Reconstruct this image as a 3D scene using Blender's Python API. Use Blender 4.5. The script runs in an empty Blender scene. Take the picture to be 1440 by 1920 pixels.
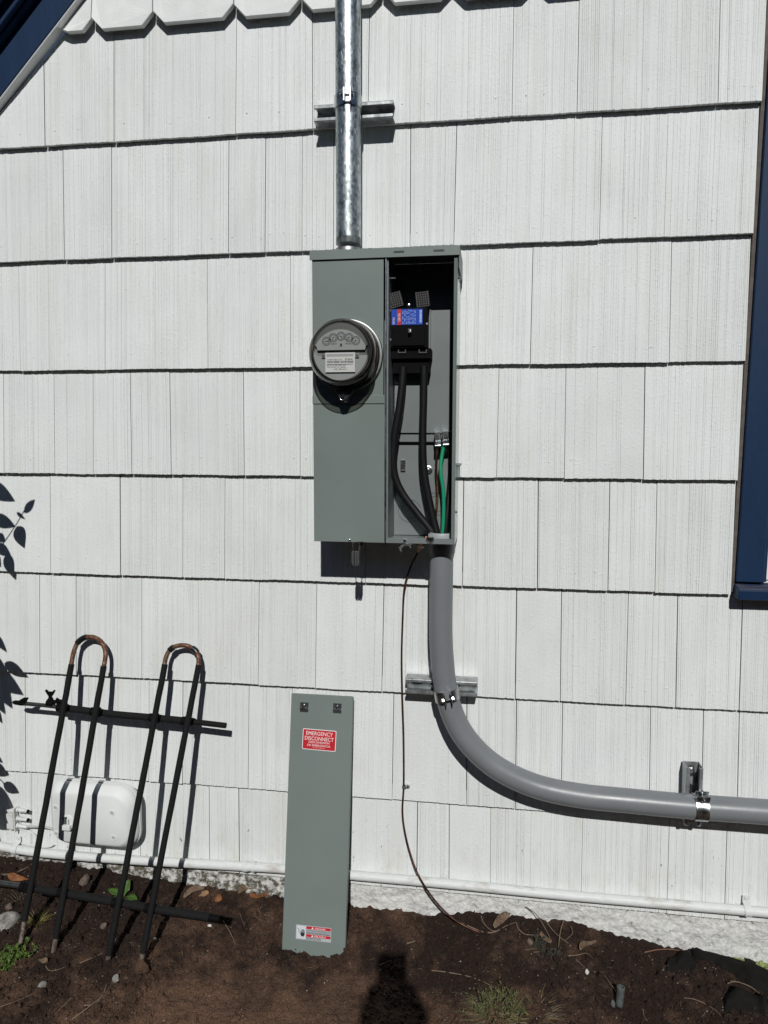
import bpy, bmesh, math, random
import numpy as np
from mathutils import Vector, Matrix, noise

random.seed(7)
rng = np.random.default_rng(7)
R = math.radians
scene = bpy.context.scene
col = scene.collection

# ------------------------------------------------------------------ camera
CAM = np.array([0.0, -1.9, 1.36])            # 1.9 m in front of the wall plane y = 0
FPX, PITCH, YAW, ROLL = 1357.5, -0.09736, -0.1491, 0.002226
def _axes():
    cp, sp, cy, sy = math.cos(PITCH), math.sin(PITCH), math.cos(YAW), math.sin(YAW)
    F = np.array([sy * cp, cy * cp, sp]); R0 = np.array([cy, -sy, 0.0]); U0 = np.cross(R0, F)
    return (R0 * math.cos(ROLL) + U0 * math.sin(ROLL), -R0 * math.sin(ROLL) + U0 * math.cos(ROLL), F)
AX_R, AX_U, AX_F = _axes()
cam = bpy.data.cameras.new('camera')
cam.sensor_fit = 'VERTICAL'; cam.sensor_height = 36.0; cam.lens = FPX / 1920 * 36.0
cam.clip_start = 0.02; cam.clip_end = 500
camo = bpy.data.objects.new('camera', cam); col.objects.link(camo)
camo.matrix_world = Matrix(((AX_R[0], AX_U[0], -AX_F[0], CAM[0]), (AX_R[1], AX_U[1], -AX_F[1], CAM[1]),
                            (AX_R[2], AX_U[2], -AX_F[2], CAM[2]), (0, 0, 0, 1)))
scene.camera = camo

# ------------------------------------------------------------------ sky, sun, exposure
SUN = Vector((-0.1367, 1.0, -0.7653)).normalized()       # direction the light travels
world = bpy.data.worlds.new('World'); scene.world = world; world.use_nodes = True
nt = world.node_tree
sky = nt.nodes.new('ShaderNodeTexSky'); sky.sky_type = 'NISHITA'; sky.sun_disc = False
sky.sun_elevation = math.asin(-SUN.z); sky.sun_rotation = math.atan2(-SUN.x, -SUN.y)
sky.altitude = 200; sky.air_density = 0.8; sky.dust_density = 0.05
bg = nt.nodes['Background']; bg.inputs['Strength'].default_value = 0.05
nt.links.new(sky.outputs[0], bg.inputs['Color'])
sl = bpy.data.lights.new('sun', 'SUN'); sl.energy = 5.0; sl.angle = R(0.53); sl.color = (1.0, 0.98, 0.95)
so = bpy.data.objects.new('sun', sl); col.objects.link(so)
so.rotation_euler = SUN.to_track_quat('-Z', 'Y').to_euler(); so.location = (2, -8, 8)
scene.render.engine = 'CYCLES'; scene.cycles.blur_glossy = 0.15; scene.cycles.caustics_reflective = True
scene.view_settings.view_transform = 'Standard'; scene.view_settings.look = 'None'
scene.view_settings.exposure = -0.53; scene.view_settings.gamma = 1.0
scene.view_settings.use_curve_mapping = False

# ------------------------------------------------------------------ survey helpers (a photo pixel and a distance from the wall give a place)
def W(u, v, y=0.0):
    d = (u - 720) / FPX * AX_R + (960 - v) / FPX * AX_U + AX_F
    return CAM + d * ((y - CAM[1]) / d[1])
SOIL_X = [-3, -1.469, -1.24, -0.902, -0.625, -0.375, -0.162, -0.015, 0.13, 0.271, 0.411, 0.547, 0.733, 3]
SOIL_Z = [0.09, 0.086, 0.085, 0.060, 0.046, 0.043, 0.038, 0.060, 0.058, 0.050, 0.024, 0.006, -0.005, -0.01]
def gz(x, y):
    base = float(np.interp(x, SOIL_X, SOIL_Z)); o = max(0.0, -y)
    sl = float(np.interp(x, [-1.3, -0.5, 0.2, 0.7], [0.24, 0.25, 0.16, 0.06]))
    drop = sl * 0.30 * (1 - math.exp(-o / 0.30)) * 1.15
    near = 1.0 if (-2.2 < x < 1.8 and y > -1.6) else 0.0
    h = base - drop
    if near:
        p = Vector((x, y, 0.0))
        h += 0.010 * noise.noise(p * 6.0) * min(1, o * 12 + 0.25)
        rough = 0.6 if (x > -0.75 and x < -0.15 and y < -0.2) else 1.0
        h += rough * (0.0080 * noise.noise(p * 26.0) + 0.0065 * noise.noise(p * 62.0 + Vector((3, 1, 0))) + 0.0035 * noise.noise(p * 118.0))
        # soil heaped round the foot of the loose cover, a hollow under the black sheet at the right
        h += 0.014 * math.exp(-((x + 0.335) / 0.05) ** 2 - ((y + 0.14) / 0.05) ** 2)
        h -= 0.010 * math.exp(-((x + 0.44) / 0.075) ** 2 - ((y + 0.165) / 0.045) ** 2)
        h += 0.020 * math.exp(-((x + 0.86) / 0.05) ** 2 - ((y + 0.32) / 0.05) ** 2)
    return h
def WG(u, v):
    # the ray is above the soil near the camera and below it at the wall
    a, b = -1.2, 0.02
    for _ in range(30):
        m = (a + b) / 2; p = W(u, v, m)
        if p[2] > gz(p[0], m): a = m
        else: b = m
    p = W(u, v, (a + b) / 2); return Vector((p[0], p[1], gz(p[0], p[1])))
def V(a): return Vector((float(a[0]), float(a[1]), float(a[2])))

# ------------------------------------------------------------------ materials
MATS = {}
def nodes_of(m): return m.node_tree.nodes, m.node_tree.links
def mat(name, rgb, rough=0.5, metal=0.0, var=0.0, vscale=40.0, bump=0.0, bscale=300.0, stretch=(1, 1, 1), spec=0.5, coat=0.0, rand=0.0, trans=0.0):
    """Principled with noise variation of colour and a fine bump, in world position."""
    if name in MATS: return MATS[name]
    m = bpy.data.materials.new(name); m.use_nodes = True; N, L = nodes_of(m)
    b = N['Principled BSDF']
    b.inputs['Base Color'].default_value = (*rgb, 1); b.inputs['Roughness'].default_value = rough
    b.inputs['Metallic'].default_value = metal; b.inputs['Specular IOR Level'].default_value = spec
    b.inputs['Coat Weight'].default_value = coat
    geo = N.new('ShaderNodeNewGeometry'); mp = N.new('ShaderNodeMapping'); mp.inputs['Scale'].default_value = stretch
    L.new(geo.outputs['Position'], mp.inputs['Vector'])
    colsock = None
    if var > 0:
        nz = N.new('ShaderNodeTexNoise'); nz.inputs['Scale'].default_value = vscale; nz.inputs['Detail'].default_value = 6
        L.new(mp.outputs[0], nz.inputs['Vector'])
        rp = N.new('ShaderNodeMapRange'); rp.inputs['From Min'].default_value = 0.3; rp.inputs['From Max'].default_value = 0.7
        rp.inputs['To Min'].default_value = 1 - var; rp.inputs['To Max'].default_value = 1 + var
        L.new(nz.outputs['Fac'], rp.inputs['Value'])
        hs = N.new('ShaderNodeHueSaturation'); hs.inputs['Color'].default_value = (*rgb, 1)
        if rand > 0:
            oi = N.new('ShaderNodeObjectInfo'); r2 = N.new('ShaderNodeMapRange')
            r2.inputs['To Min'].default_value = 1 - rand; r2.inputs['To Max'].default_value = 1 + rand
            L.new(oi.outputs['Random'], r2.inputs['Value'])
            mu = N.new('ShaderNodeMath'); mu.operation = 'MULTIPLY'
            L.new(rp.outputs[0], mu.inputs[0]); L.new(r2.outputs[0], mu.inputs[1]); L.new(mu.outputs[0], hs.inputs['Value'])
        else: L.new(rp.outputs[0], hs.inputs['Value'])
        L.new(hs.outputs[0], b.inputs['Base Color'])
        rr = N.new('ShaderNodeMapRange'); rr.inputs['To Min'].default_value = max(0.03, rough - 0.10); rr.inputs['To Max'].default_value = min(1, rough + 0.10)
        L.new(nz.outputs['Fac'], rr.inputs['Value']); L.new(rr.outputs[0], b.inputs['Roughness'])
    if bump > 0:
        n2 = N.new('ShaderNodeTexNoise'); n2.inputs['Scale'].default_value = bscale; n2.inputs['Detail'].default_value = 4
        L.new(mp.outputs[0], n2.inputs['Vector'])
        bp = N.new('ShaderNodeBump'); bp.inputs['Strength'].default_value = 1.0; bp.inputs['Distance'].default_value = bump
        L.new(n2.outputs['Fac'], bp.inputs['Height']); L.new(bp.outputs[0], b.inputs['Normal'])
    if trans > 0:
        b.inputs['Transmission Weight'].default_value = trans
    MATS[name] = m; return m

def shingle_paint():
    m = bpy.data.materials.new('white_shingle_paint'); m.use_nodes = True; N, L = nodes_of(m); b = N['Principled BSDF']
    b.inputs['Roughness'].default_value = 0.62; b.inputs['Specular IOR Level'].default_value = 0.35
    geo = N.new('ShaderNodeNewGeometry')
    def nz(scale, stretch, detail=4, rough=0.55):
        mp = N.new('ShaderNodeMapping'); mp.inputs['Scale'].default_value = stretch
        oi = N.new('ShaderNodeObjectInfo'); cb = N.new('ShaderNodeCombineXYZ'); mu = N.new('ShaderNodeMath'); mu.operation = 'MULTIPLY'; mu.inputs[1].default_value = 37.0
        L.new(oi.outputs['Random'], mu.inputs[0]); L.new(mu.outputs[0], cb.inputs['Y'])
        L.new(cb.outputs[0], mp.inputs['Location'])
        L.new(geo.outputs['Position'], mp.inputs['Vector'])
        n = N.new('ShaderNodeTexNoise'); n.inputs['Scale'].default_value = scale; n.inputs['Detail'].default_value = detail; n.inputs['Roughness'].default_value = rough
        L.new(mp.outputs[0], n.inputs['Vector']); return n
    def rng_(sock, a, b_, c, d):
        r = N.new('ShaderNodeMapRange'); r.inputs['From Min'].default_value = a; r.inputs['From Max'].default_value = b_
        r.inputs['To Min'].default_value = c; r.inputs['To Max'].default_value = d; L.new(sock, r.inputs['Value']); return r.outputs[0]
    def mul(a, b_):
        q = N.new('ShaderNodeMath'); q.operation = 'MULTIPLY'; L.new(a, q.inputs[0]); L.new(b_, q.inputs[1]); return q.outputs[0]
    fine = nz(1.0, (760, 1, 6.0), 3)            # brush-fine vertical grain
    groove = nz(1.0, (330, 1, 1.3), 3)           # grooves that keep some dirt
    blotch = nz(7.0, (1, 1, 1), 5)
    lump = nz(160.0, (1, 1, 1), 3)
    speck = N.new('ShaderNodeTexVoronoi'); speck.inputs['Scale'].default_value = 26.0
    L.new(geo.outputs['Position'], speck.inputs['Vector'])
    v = mul(rng_(fine.outputs['Fac'], 0.30, 0.70, 0.95, 1.03), rng_(groove.outputs['Fac'], 0.30, 0.42, 0.94, 1.0))
    v = mul(v, rng_(blotch.outputs['Fac'], 0.3, 0.7, 0.95, 1.02))
    v = mul(v, rng_(speck.outputs['Distance'], 0.012, 0.03, 0.72, 1.0))
    oi = N.new('ShaderNodeObjectInfo'); v = mul(v, rng_(oi.outputs['Random'], 0, 1, 0.96, 1.02))
    hs = N.new('ShaderNodeHueSaturation'); hs.inputs['Color'].default_value = (0.715, 0.742, 0.735, 1); L.new(v, hs.inputs['Value'])
    dirt = N.new('ShaderNodeMixRGB'); dirt.blend_type = 'MULTIPLY'; dirt.inputs['Color2'].default_value = (0.90, 0.86, 0.80, 1)
    d2 = nz(3.0, (6, 1, 1.2), 5); L.new(rng_(d2.outputs['Fac'], 0.5, 0.75, 0.0, 0.45), dirt.inputs['Fac'])
    L.new(hs.outputs[0], dirt.inputs['Color1'])
    sep = N.new('ShaderNodeSeparateXYZ'); L.new(geo.outputs['Position'], sep.inputs[0])
    chip = nz(1.0, (95, 1, 38), 4, 0.6); low = rng_(sep.outputs['Z'], 0.10, 0.75, 0.085, -0.03)
    ad2 = N.new('ShaderNodeMath'); L.new(chip.outputs['Fac'], ad2.inputs[0]); L.new(low, ad2.inputs[1])
    chips = N.new('ShaderNodeMixRGB'); chips.inputs['Color2'].default_value = (0.12, 0.10, 0.085, 1)
    L.new(rng_(ad2.outputs[0], 0.755, 0.79, 0.0, 0.85), chips.inputs['Fac']); L.new(dirt.outputs[0], chips.inputs['Color1'])
    spl = nz(30.0, (1, 1, 0.6), 6, 0.7); ad3 = N.new('ShaderNodeMath'); L.new(spl.outputs['Fac'], ad3.inputs[0]); L.new(rng_(sep.outputs['Z'], 0.10, 0.34, 0.16, -0.06), ad3.inputs[1])
    splash = N.new('ShaderNodeMixRGB'); splash.blend_type = 'MULTIPLY'; splash.inputs['Color2'].default_value = (0.80, 0.74, 0.66, 1)
    L.new(rng_(ad3.outputs[0], 0.58, 0.82, 0.0, 0.5), splash.inputs['Fac']); L.new(chips.outputs[0], splash.inputs['Color1'])
    L.new(splash.outputs[0], b.inputs['Base Color'])
    add_ = N.new('ShaderNodeMath'); add_.operation = 'ADD'
    L.new(rng_(fine.outputs['Fac'], 0, 1, 0, 0.6), add_.inputs[0]); L.new(rng_(lump.outputs['Fac'], 0.5, 0.75, 0, 0.5), add_.inputs[1])
    bp = N.new('ShaderNodeBump'); bp.inputs['Strength'].default_value = 0.8; bp.inputs['Distance'].default_value = 0.0011
    L.new(add_.outputs[0], bp.inputs['Height']); L.new(bp.outputs[0], b.inputs['Normal'])
    return m

def two_tone(name, c1, c2, scale, lo, hi, rough=0.8, metal=0.0, bump=0.0, bscale=80, detail=8, stretch=(1, 1, 1), metal2=None, rough2=None, bias=None, vr_=(0.62, 1.3), spec=0.3):
    """c1 where the noise is low, c2 where it is high; bias = (axis, from, to, shift at from, shift at to)."""
    if name in MATS: return MATS[name]
    m = bpy.data.materials.new(name); m.use_nodes = True; N, L = nodes_of(m); b = N['Principled BSDF']
    geo = N.new('ShaderNodeNewGeometry'); mp = N.new('ShaderNodeMapping'); mp.inputs['Scale'].default_value = stretch
    L.new(geo.outputs['Position'], mp.inputs['Vector'])
    n = N.new('ShaderNodeTexNoise'); n.inputs['Scale'].default_value = scale; n.inputs['Detail'].default_value = detail; n.inputs['Roughness'].default_value = 0.65
    L.new(mp.outputs[0], n.inputs['Vector'])
    fac = n.outputs['Fac']
    for bias in (bias if isinstance(bias, list) else [bias] if bias else []):
        sp = N.new('ShaderNodeSeparateXYZ'); L.new(geo.outputs['Position'], sp.inputs[0])
        br = N.new('ShaderNodeMapRange'); br.interpolation_type = 'SMOOTHSTEP'
        br.inputs['From Min'].default_value = bias[1]; br.inputs['From Max'].default_value = bias[2]; br.inputs['To Min'].default_value = bias[3]; br.inputs['To Max'].default_value = bias[4]
        L.new(sp.outputs['XYZ'.index(bias[0])], br.inputs['Value'])
        ad = N.new('ShaderNodeMath'); L.new(fac, ad.inputs[0]); L.new(br.outputs[0], ad.inputs[1]); fac = ad.outputs[0]
    mr = N.new('ShaderNodeMapRange'); mr.inputs['From Min'].default_value = lo; mr.inputs['From Max'].default_value = hi
    L.new(fac, mr.inputs['Value'])
    mx = N.new('ShaderNodeMixRGB'); mx.inputs['Color1'].default_value = (*c1, 1); mx.inputs['Color2'].default_value = (*c2, 1)
    L.new(mr.outputs[0], mx.inputs['Fac'])
    f = N.new('ShaderNodeTexNoise'); f.inputs['Scale'].default_value = bscale; f.inputs['Detail'].default_value = 6; L.new(mp.outputs[0], f.inputs['Vector'])
    vr = N.new('ShaderNodeMapRange'); vr.inputs['From Min'].default_value = 0.25; vr.inputs['From Max'].default_value = 0.75; vr.inputs['To Min'].default_value = vr_[0]; vr.inputs['To Max'].default_value = vr_[1]
    L.new(f.outputs['Fac'], vr.inputs['Value'])
    hs = N.new('ShaderNodeHueSaturation'); L.new(vr.outputs[0], hs.inputs['Value']); L.new(mx.outputs[0], hs.inputs['Color']); L.new(hs.outputs[0], b.inputs['Base Color'])
    b.inputs['Roughness'].default_value = rough; b.inputs['Metallic'].default_value = metal
    if rough2 is not None:
        q = N.new('ShaderNodeMapRange'); q.inputs['To Min'].default_value = rough; q.inputs['To Max'].default_value = rough2; L.new(mr.outputs[0], q.inputs['Value']); L.new(q.outputs[0], b.inputs['Roughness'])
    if metal2 is not None:
        q = N.new('ShaderNodeMapRange'); q.inputs['To Min'].default_value = metal; q.inputs['To Max'].default_value = metal2; L.new(mr.outputs[0], q.inputs['Value']); L.new(q.outputs[0], b.inputs['Metallic'])
    b.inputs['Specular IOR Level'].default_value = spec
    if bump > 0:
        bp = N.new('ShaderNodeBump'); bp.inputs['Distance'].default_value = bump; L.new(f.outputs['Fac'], bp.inputs['Height']); L.new(bp.outputs[0], b.inputs['Normal'])
    MATS[name] = m; return m

def galvanised(name, base, rough, spang, metal=1.0):
    m = bpy.data.materials.new(name); m.use_nodes = True; N, L = nodes_of(m); b = N['Principled BSDF']
    b.inputs['Metallic'].default_value = metal
    geo = N.new('ShaderNodeNewGeometry'); mp = N.new('ShaderNodeMapping'); mp.inputs['Scale'].default_value = (1, 1, 0.55); L.new(geo.outputs['Position'], mp.inputs['Vector'])
    vo = N.new('ShaderNodeTexVoronoi'); vo.inputs['Scale'].default_value = 210; L.new(mp.outputs[0], vo.inputs['Vector'])
    n = N.new('ShaderNodeTexNoise'); n.inputs['Scale'].default_value = 60; n.inputs['Detail'].default_value = 7; L.new(mp.outputs[0], n.inputs['Vector'])
    sep = N.new('ShaderNodeSeparateColor'); L.new(vo.outputs['Color'], sep.inputs[0])
    ad = N.new('ShaderNodeMath'); ad.operation = 'MULTIPLY_ADD'; ad.inputs[1].default_value = spang; L.new(sep.outputs[0], ad.inputs[0]); L.new(n.outputs['Fac'], ad.inputs[2])
    cr = N.new('ShaderNodeMapRange'); cr.inputs['From Min'].default_value = 0.25; cr.inputs['From Max'].default_value = 0.95; cr.inputs['To Min'].default_value = 0.30; cr.inputs['To Max'].default_value = 1.25
    L.new(ad.outputs[0], cr.inputs['Value'])
    hs = N.new('ShaderNodeHueSaturation'); hs.inputs['Color'].default_value = (*base, 1); L.new(cr.outputs[0], hs.inputs['Value']); L.new(hs.outputs[0], b.inputs['Base Color'])
    rr = N.new('ShaderNodeMapRange'); rr.inputs['To Min'].default_value = rough - 0.1; rr.inputs['To Max'].default_value = rough + 0.18; L.new(n.outputs['Fac'], rr.inputs['Value']); L.new(rr.outputs[0], b.inputs['Roughness'])
    bp = N.new('ShaderNodeBump'); bp.inputs['Distance'].default_value = 0.0004; L.new(ad.outputs[0], bp.inputs['Height']); L.new(bp.outputs[0], b.inputs['Normal'])
    MATS[name] = m; return m

def thin_glass(name, tint, gloss=0.02, ior=1.5):
    m = bpy.data.materials.new(name); m.use_nodes = True; N, L = nodes_of(m)
    tr = N.new('ShaderNodeBsdfTransparent'); tr.inputs['Color'].default_value = (*tint, 1)
    gl = N.new('ShaderNodeBsdfGlossy'); gl.inputs['Roughness'].default_value = gloss
    fr = N.new('ShaderNodeFresnel'); ge = N.new('ShaderNodeNewGeometry'); io = N.new('ShaderNodeMapRange')      # thin sheet: same reflectance from both sides
    io.inputs['To Min'].default_value = ior; io.inputs['To Max'].default_value = 1 / ior; L.new(ge.outputs['Backfacing'], io.inputs['Value']); L.new(io.outputs[0], fr.inputs['IOR'])
    mx = N.new('ShaderNodeMixShader'); L.new(fr.outputs[0], mx.inputs[0]); L.new(tr.outputs[0], mx.inputs[1]); L.new(gl.outputs[0], mx.inputs[2])
    L.new(mx.outputs[0], N['Material Output'].inputs['Surface'])
    MATS[name] = m; return m

M_SHINGLE = shingle_paint()
M_WHITE = mat('white_trim_paint', (0.70, 0.715, 0.705), 0.55, var=0.05, vscale=25, bump=0.0006, bscale=220)
M_PIPEW = two_tone('white_pipe_paint', (0.62, 0.64, 0.63), (0.34, 0.29, 0.23), 22, 0.56, 0.78, rough=0.5, bump=0.0005, bscale=120, vr_=(0.93, 1.06), stretch=(0.5, 1, 1.5))
M_DARK = mat('dark_sheathing_paper', (0.03, 0.028, 0.027), 0.9)
M_CAULK = mat('brown_caulk', (0.10, 0.085, 0.075), 0.8, var=0.3, vscale=60, bump=0.001, bscale=200)
M_NAVY = two_tone('navy_paint', (0.0068, 0.0235, 0.062), (0.0085, 0.028, 0.070), 6, 0.35, 0.65, rough=0.5, bump=0.0004, bscale=50, stretch=(3, 3, 0.6), vr_=(0.93, 1.06), spec=0.22)
M_SILLTOP = two_tone('worn_navy_sill_paint', (0.012, 0.026, 0.065), (0.10, 0.095, 0.115), 18, 0.42, 0.62, rough=0.7, bump=0.0012, bscale=90, stretch=(0.4, 2, 2))
M_FOUND = two_tone('rough_painted_concrete', (0.10, 0.090, 0.068), (0.59, 0.595, 0.575), 55, 0.42, 0.56, rough=0.9, bump=0.004, bscale=120, vr_=(0.75, 1.15), bias=[('X', -0.70, -0.20, -0.03, 0.15), ('Z', -0.01, 0.075, -0.06, 0.01)])
M_ENAMEL = mat('grey_enamel', (0.158, 0.192, 0.179), 0.46, var=0.05, vscale=5, bump=0.0016, bscale=5, spec=0.45)
M_ENAMEL3 = mat('smooth_side_enamel', (0.158, 0.192, 0.179), 0.16, var=0.03, vscale=7, bump=0.00002, bscale=40, spec=0.9)
M_ENAMEL2 = mat('grey_enamel_inner', (0.165, 0.186, 0.186), 0.38, var=0.03, vscale=9, bump=0.00008, bscale=900)
M_GALV = galvanised('galvanised_steel', (0.42, 0.46, 0.465), 0.36, 0.60)
M_ZINC = galvanised('zinc_plated_steel', (0.62, 0.65, 0.66), 0.26, 0.12)
M_STRUT = galvanised('galvanised_channel_steel', (0.47, 0.50, 0.505), 0.32, 0.08, 0.58)
M_CHROME = mat('bright_screw_steel', (0.70, 0.71, 0.72), 0.22, 1.0, var=0.1, vscale=300)
M_PVC = mat('grey_plastic_conduit', (0.172, 0.184, 0.194), 0.36, var=0.06, vscale=9, bump=0.0003, bscale=45)
M_PVC2 = mat('light_grey_plastic', (0.33, 0.35, 0.36), 0.5, var=0.03, vscale=50)
M_RUB = mat('black_cable_jacket', (0.0065, 0.007, 0.0078), 0.5, spec=0.3, var=0.1, vscale=90, bump=0.0001, bscale=400)
M_BLK = mat('black_moulded_plastic', (0.0035, 0.0035, 0.004), 0.7, var=0.1, vscale=60, spec=0.08)
M_PERF = mat('perforated_grey_plastic', (0.10, 0.098, 0.096), 0.6, var=0.1, vscale=100)
M_SHIELD = mat('dark_grey_plastic', (0.055, 0.056, 0.058), 0.6, var=0.1, vscale=100)
M_GREEN = mat('green_wire_jacket', (0.012, 0.26, 0.13), 0.35, var=0.05, vscale=60)
M_COPPER = two_tone('stranded_copper', (0.42, 0.17, 0.08), (0.75, 0.42, 0.24), 180, 0.4, 0.6, rough=0.3, metal=1.0, bump=0.0005, bscale=500, detail=3)
M_BROWNCU = two_tone('weathered_copper', (0.045, 0.018, 0.011), (0.12, 0.05, 0.028), 45, 0.4, 0.7, rough=0.5, metal=0.5, detail=4)
M_RUST = two_tone('rusty_steel', (0.105, 0.042, 0.022), (0.28, 0.20, 0.145), 110, 0.47, 0.64, rough=0.6, metal=0.25, bump=0.0008, bscale=220, metal2=0.75, rough2=0.35)
M_FOAM = mat('black_foam_sleeve', (0.0095, 0.0097, 0.0100), 0.8, var=0.2, vscale=120, bump=0.0006, bscale=260, spec=0.15)
M_TAPE = mat('black_tape', (0.009, 0.009, 0.010), 0.3, var=0.1, vscale=60, bump=0.0003, bscale=150)
M_OLDROD = two_tone('dirty_bare_rod', (0.09, 0.065, 0.05), (0.24, 0.20, 0.17), 90, 0.4, 0.6, rough=0.6, metal=0.3, bump=0.0005, bscale=200)
M_DKMETAL = mat('dark_steel_tube', (0.10, 0.105, 0.105), 0.35, 0.8, var=0.2, vscale=60)
M_RED = mat('red_label_print', (0.47, 0.016, 0.025), 0.4, var=0.03, vscale=50)
M_LWHITE = mat('white_label_print', (0.76, 0.77, 0.77), 0.4)
M_LPINK = mat('pale_label_lettering', (0.78, 0.60, 0.60), 0.4)
M_LGREY = mat('grey_label_print', (0.40, 0.42, 0.44), 0.4)
M_BLUE = mat('blue_label_print', (0.008, 0.055, 0.38), 0.35)
M_LBLUE = mat('pale_blue_print', (0.45, 0.58, 0.85), 0.4)
M_INK = mat('black_print', (0.02, 0.02, 0.022), 0.5)
M_PLASTW = mat('white_enclosure_plastic', (0.66, 0.685, 0.675), 0.6, var=0.03, vscale=12, bump=0.0003, bscale=90)
M_GLASS = thin_glass('meter_glass', (0.94, 0.935, 0.915), 0.03, 1.75)
M_GLASS2 = thin_glass('shadow_tint_meter_glass', (0.40, 0.375, 0.34), 0.04, 1.75)  # brownish side glass, tint deepened so the meter's cast shadow turns dark
M_PANE = thin_glass('window_glass', (0.85, 0.88, 0.88), 0.01)
M_ALU = mat('dull_aluminium', (0.30, 0.305, 0.30), 0.42, 0.85, var=0.08, vscale=60)
M_DIAL = mat('dial_plate_grey', (0.31, 0.335, 0.34), 0.5, var=0.03, vscale=30)
M_BROWNB = mat('brown_meter_base', (0.17, 0.145, 0.12), 0.35, var=0.1, vscale=40)
M_SOIL = two_tone('soil', (0.0215, 0.0112, 0.0073), (0.116, 0.066, 0.041), 11, 0.41, 0.70, rough=0.95, bump=0.006, bscale=240, detail=12, vr_=(0.40, 1.5), bias=[('Y', -0.36, -0.17, 0.19, -0.01), ('X', -1.0, -0.72, -0.17, 0.0), ('X', -0.28, -0.02, 0.0, -0.11)])
M_CLOD = two_tone('soil_crumb', (0.018, 0.0105, 0.0075), (0.080, 0.051, 0.035), 34, 0.42, 0.72, rough=0.95, bump=0.001, bscale=300)
M_GRIT = mat('pale_grit', (0.20, 0.175, 0.145), 0.85, var=0.5, vscale=60)
M_STONE = two_tone('grey_stone', (0.13, 0.125, 0.115), (0.36, 0.35, 0.32), 60, 0.35, 0.65, rough=0.9, bump=0.002, bscale=140)
M_STONEB = two_tone('brown_stone', (0.07, 0.052, 0.042), (0.16, 0.125, 0.10), 60, 0.35, 0.65, rough=0.9, bump=0.0015, bscale=140)
M_WSTONE = mat('white_pebble', (0.62, 0.60, 0.57), 0.7, var=0.1, vscale=80)
M_STRAW = mat('dry_straw', (0.20, 0.15, 0.095), 0.8, var=0.35, vscale=25)
M_ROOT = mat('dry_root', (0.16, 0.115, 0.08), 0.85, var=0.3, vscale=40, bump=0.0006, bscale=300)
M_LEAFD = two_tone('dry_brown_leaf', (0.105, 0.066, 0.040), (0.185, 0.132, 0.09), 40, 0.35, 0.65, rough=0.75, bump=0.0006, bscale=160)
M_LEAFO = two_tone('orange_dry_leaf', (0.15, 0.055, 0.018), (0.22, 0.095, 0.036), 40, 0.35, 0.65, rough=0.7, bump=0.0006, bscale=160)
M_LEAFG = mat('fresh_green_leaf', (0.058, 0.115, 0.022), 0.5, var=0.2, vscale=40, bump=0.0004, bscale=120)
M_FERN = mat('feathery_green', (0.085, 0.115, 0.026), 0.7, var=0.3, vscale=50)
M_WEED = mat('grey_green_weed', (0.090, 0.082, 0.044), 0.8, var=0.35, vscale=50)
M_FERN2 = mat('fresh_feathery_green', (0.10, 0.165, 0.03), 0.7, var=0.3, vscale=50)
M_OLIVE = mat('olive_weed', (0.105, 0.110, 0.042), 0.8, var=0.3, vscale=60)
M_WEEDD = mat('dusty_weed', (0.045, 0.048, 0.035), 0.9, var=0.35, vscale=60)
M_YGRASS = mat('yellow_grass', (0.22, 0.16, 0.055), 0.8, var=0.3, vscale=60)
M_SUCC = mat('pale_succulent', (0.21, 0.25, 0.085), 0.55, var=0.15, vscale=60)
M_FABRIC = mat('black_landscape_fabric', (0.0085, 0.008, 0.0075), 0.9, spec=0.15, var=0.25, vscale=60, bump=0.0008, bscale=400)
M_STUB = mat('weathered_grey_pipe', (0.075, 0.085, 0.082), 0.7, var=0.25, vscale=60, bump=0.0004, bscale=200)
M_BARK = mat('shrub_stem', (0.07, 0.05, 0.035), 0.85, var=0.2, vscale=40)
M_SHRUB = mat('shrub_leaf', (0.045, 0.085, 0.025), 0.5, var=0.2, vscale=20)
M_SKIN = mat('skin', (0.42, 0.25, 0.18), 0.55)
M_SHIRT = mat('dark_shirt', (0.03, 0.034, 0.045), 0.85, var=0.1, vscale=30)
M_TROUS = mat('work_trousers', (0.06, 0.055, 0.045), 0.9, var=0.1, vscale=30)
M_HAIR = mat('dark_hair', (0.02, 0.015, 0.012), 0.6)

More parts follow.
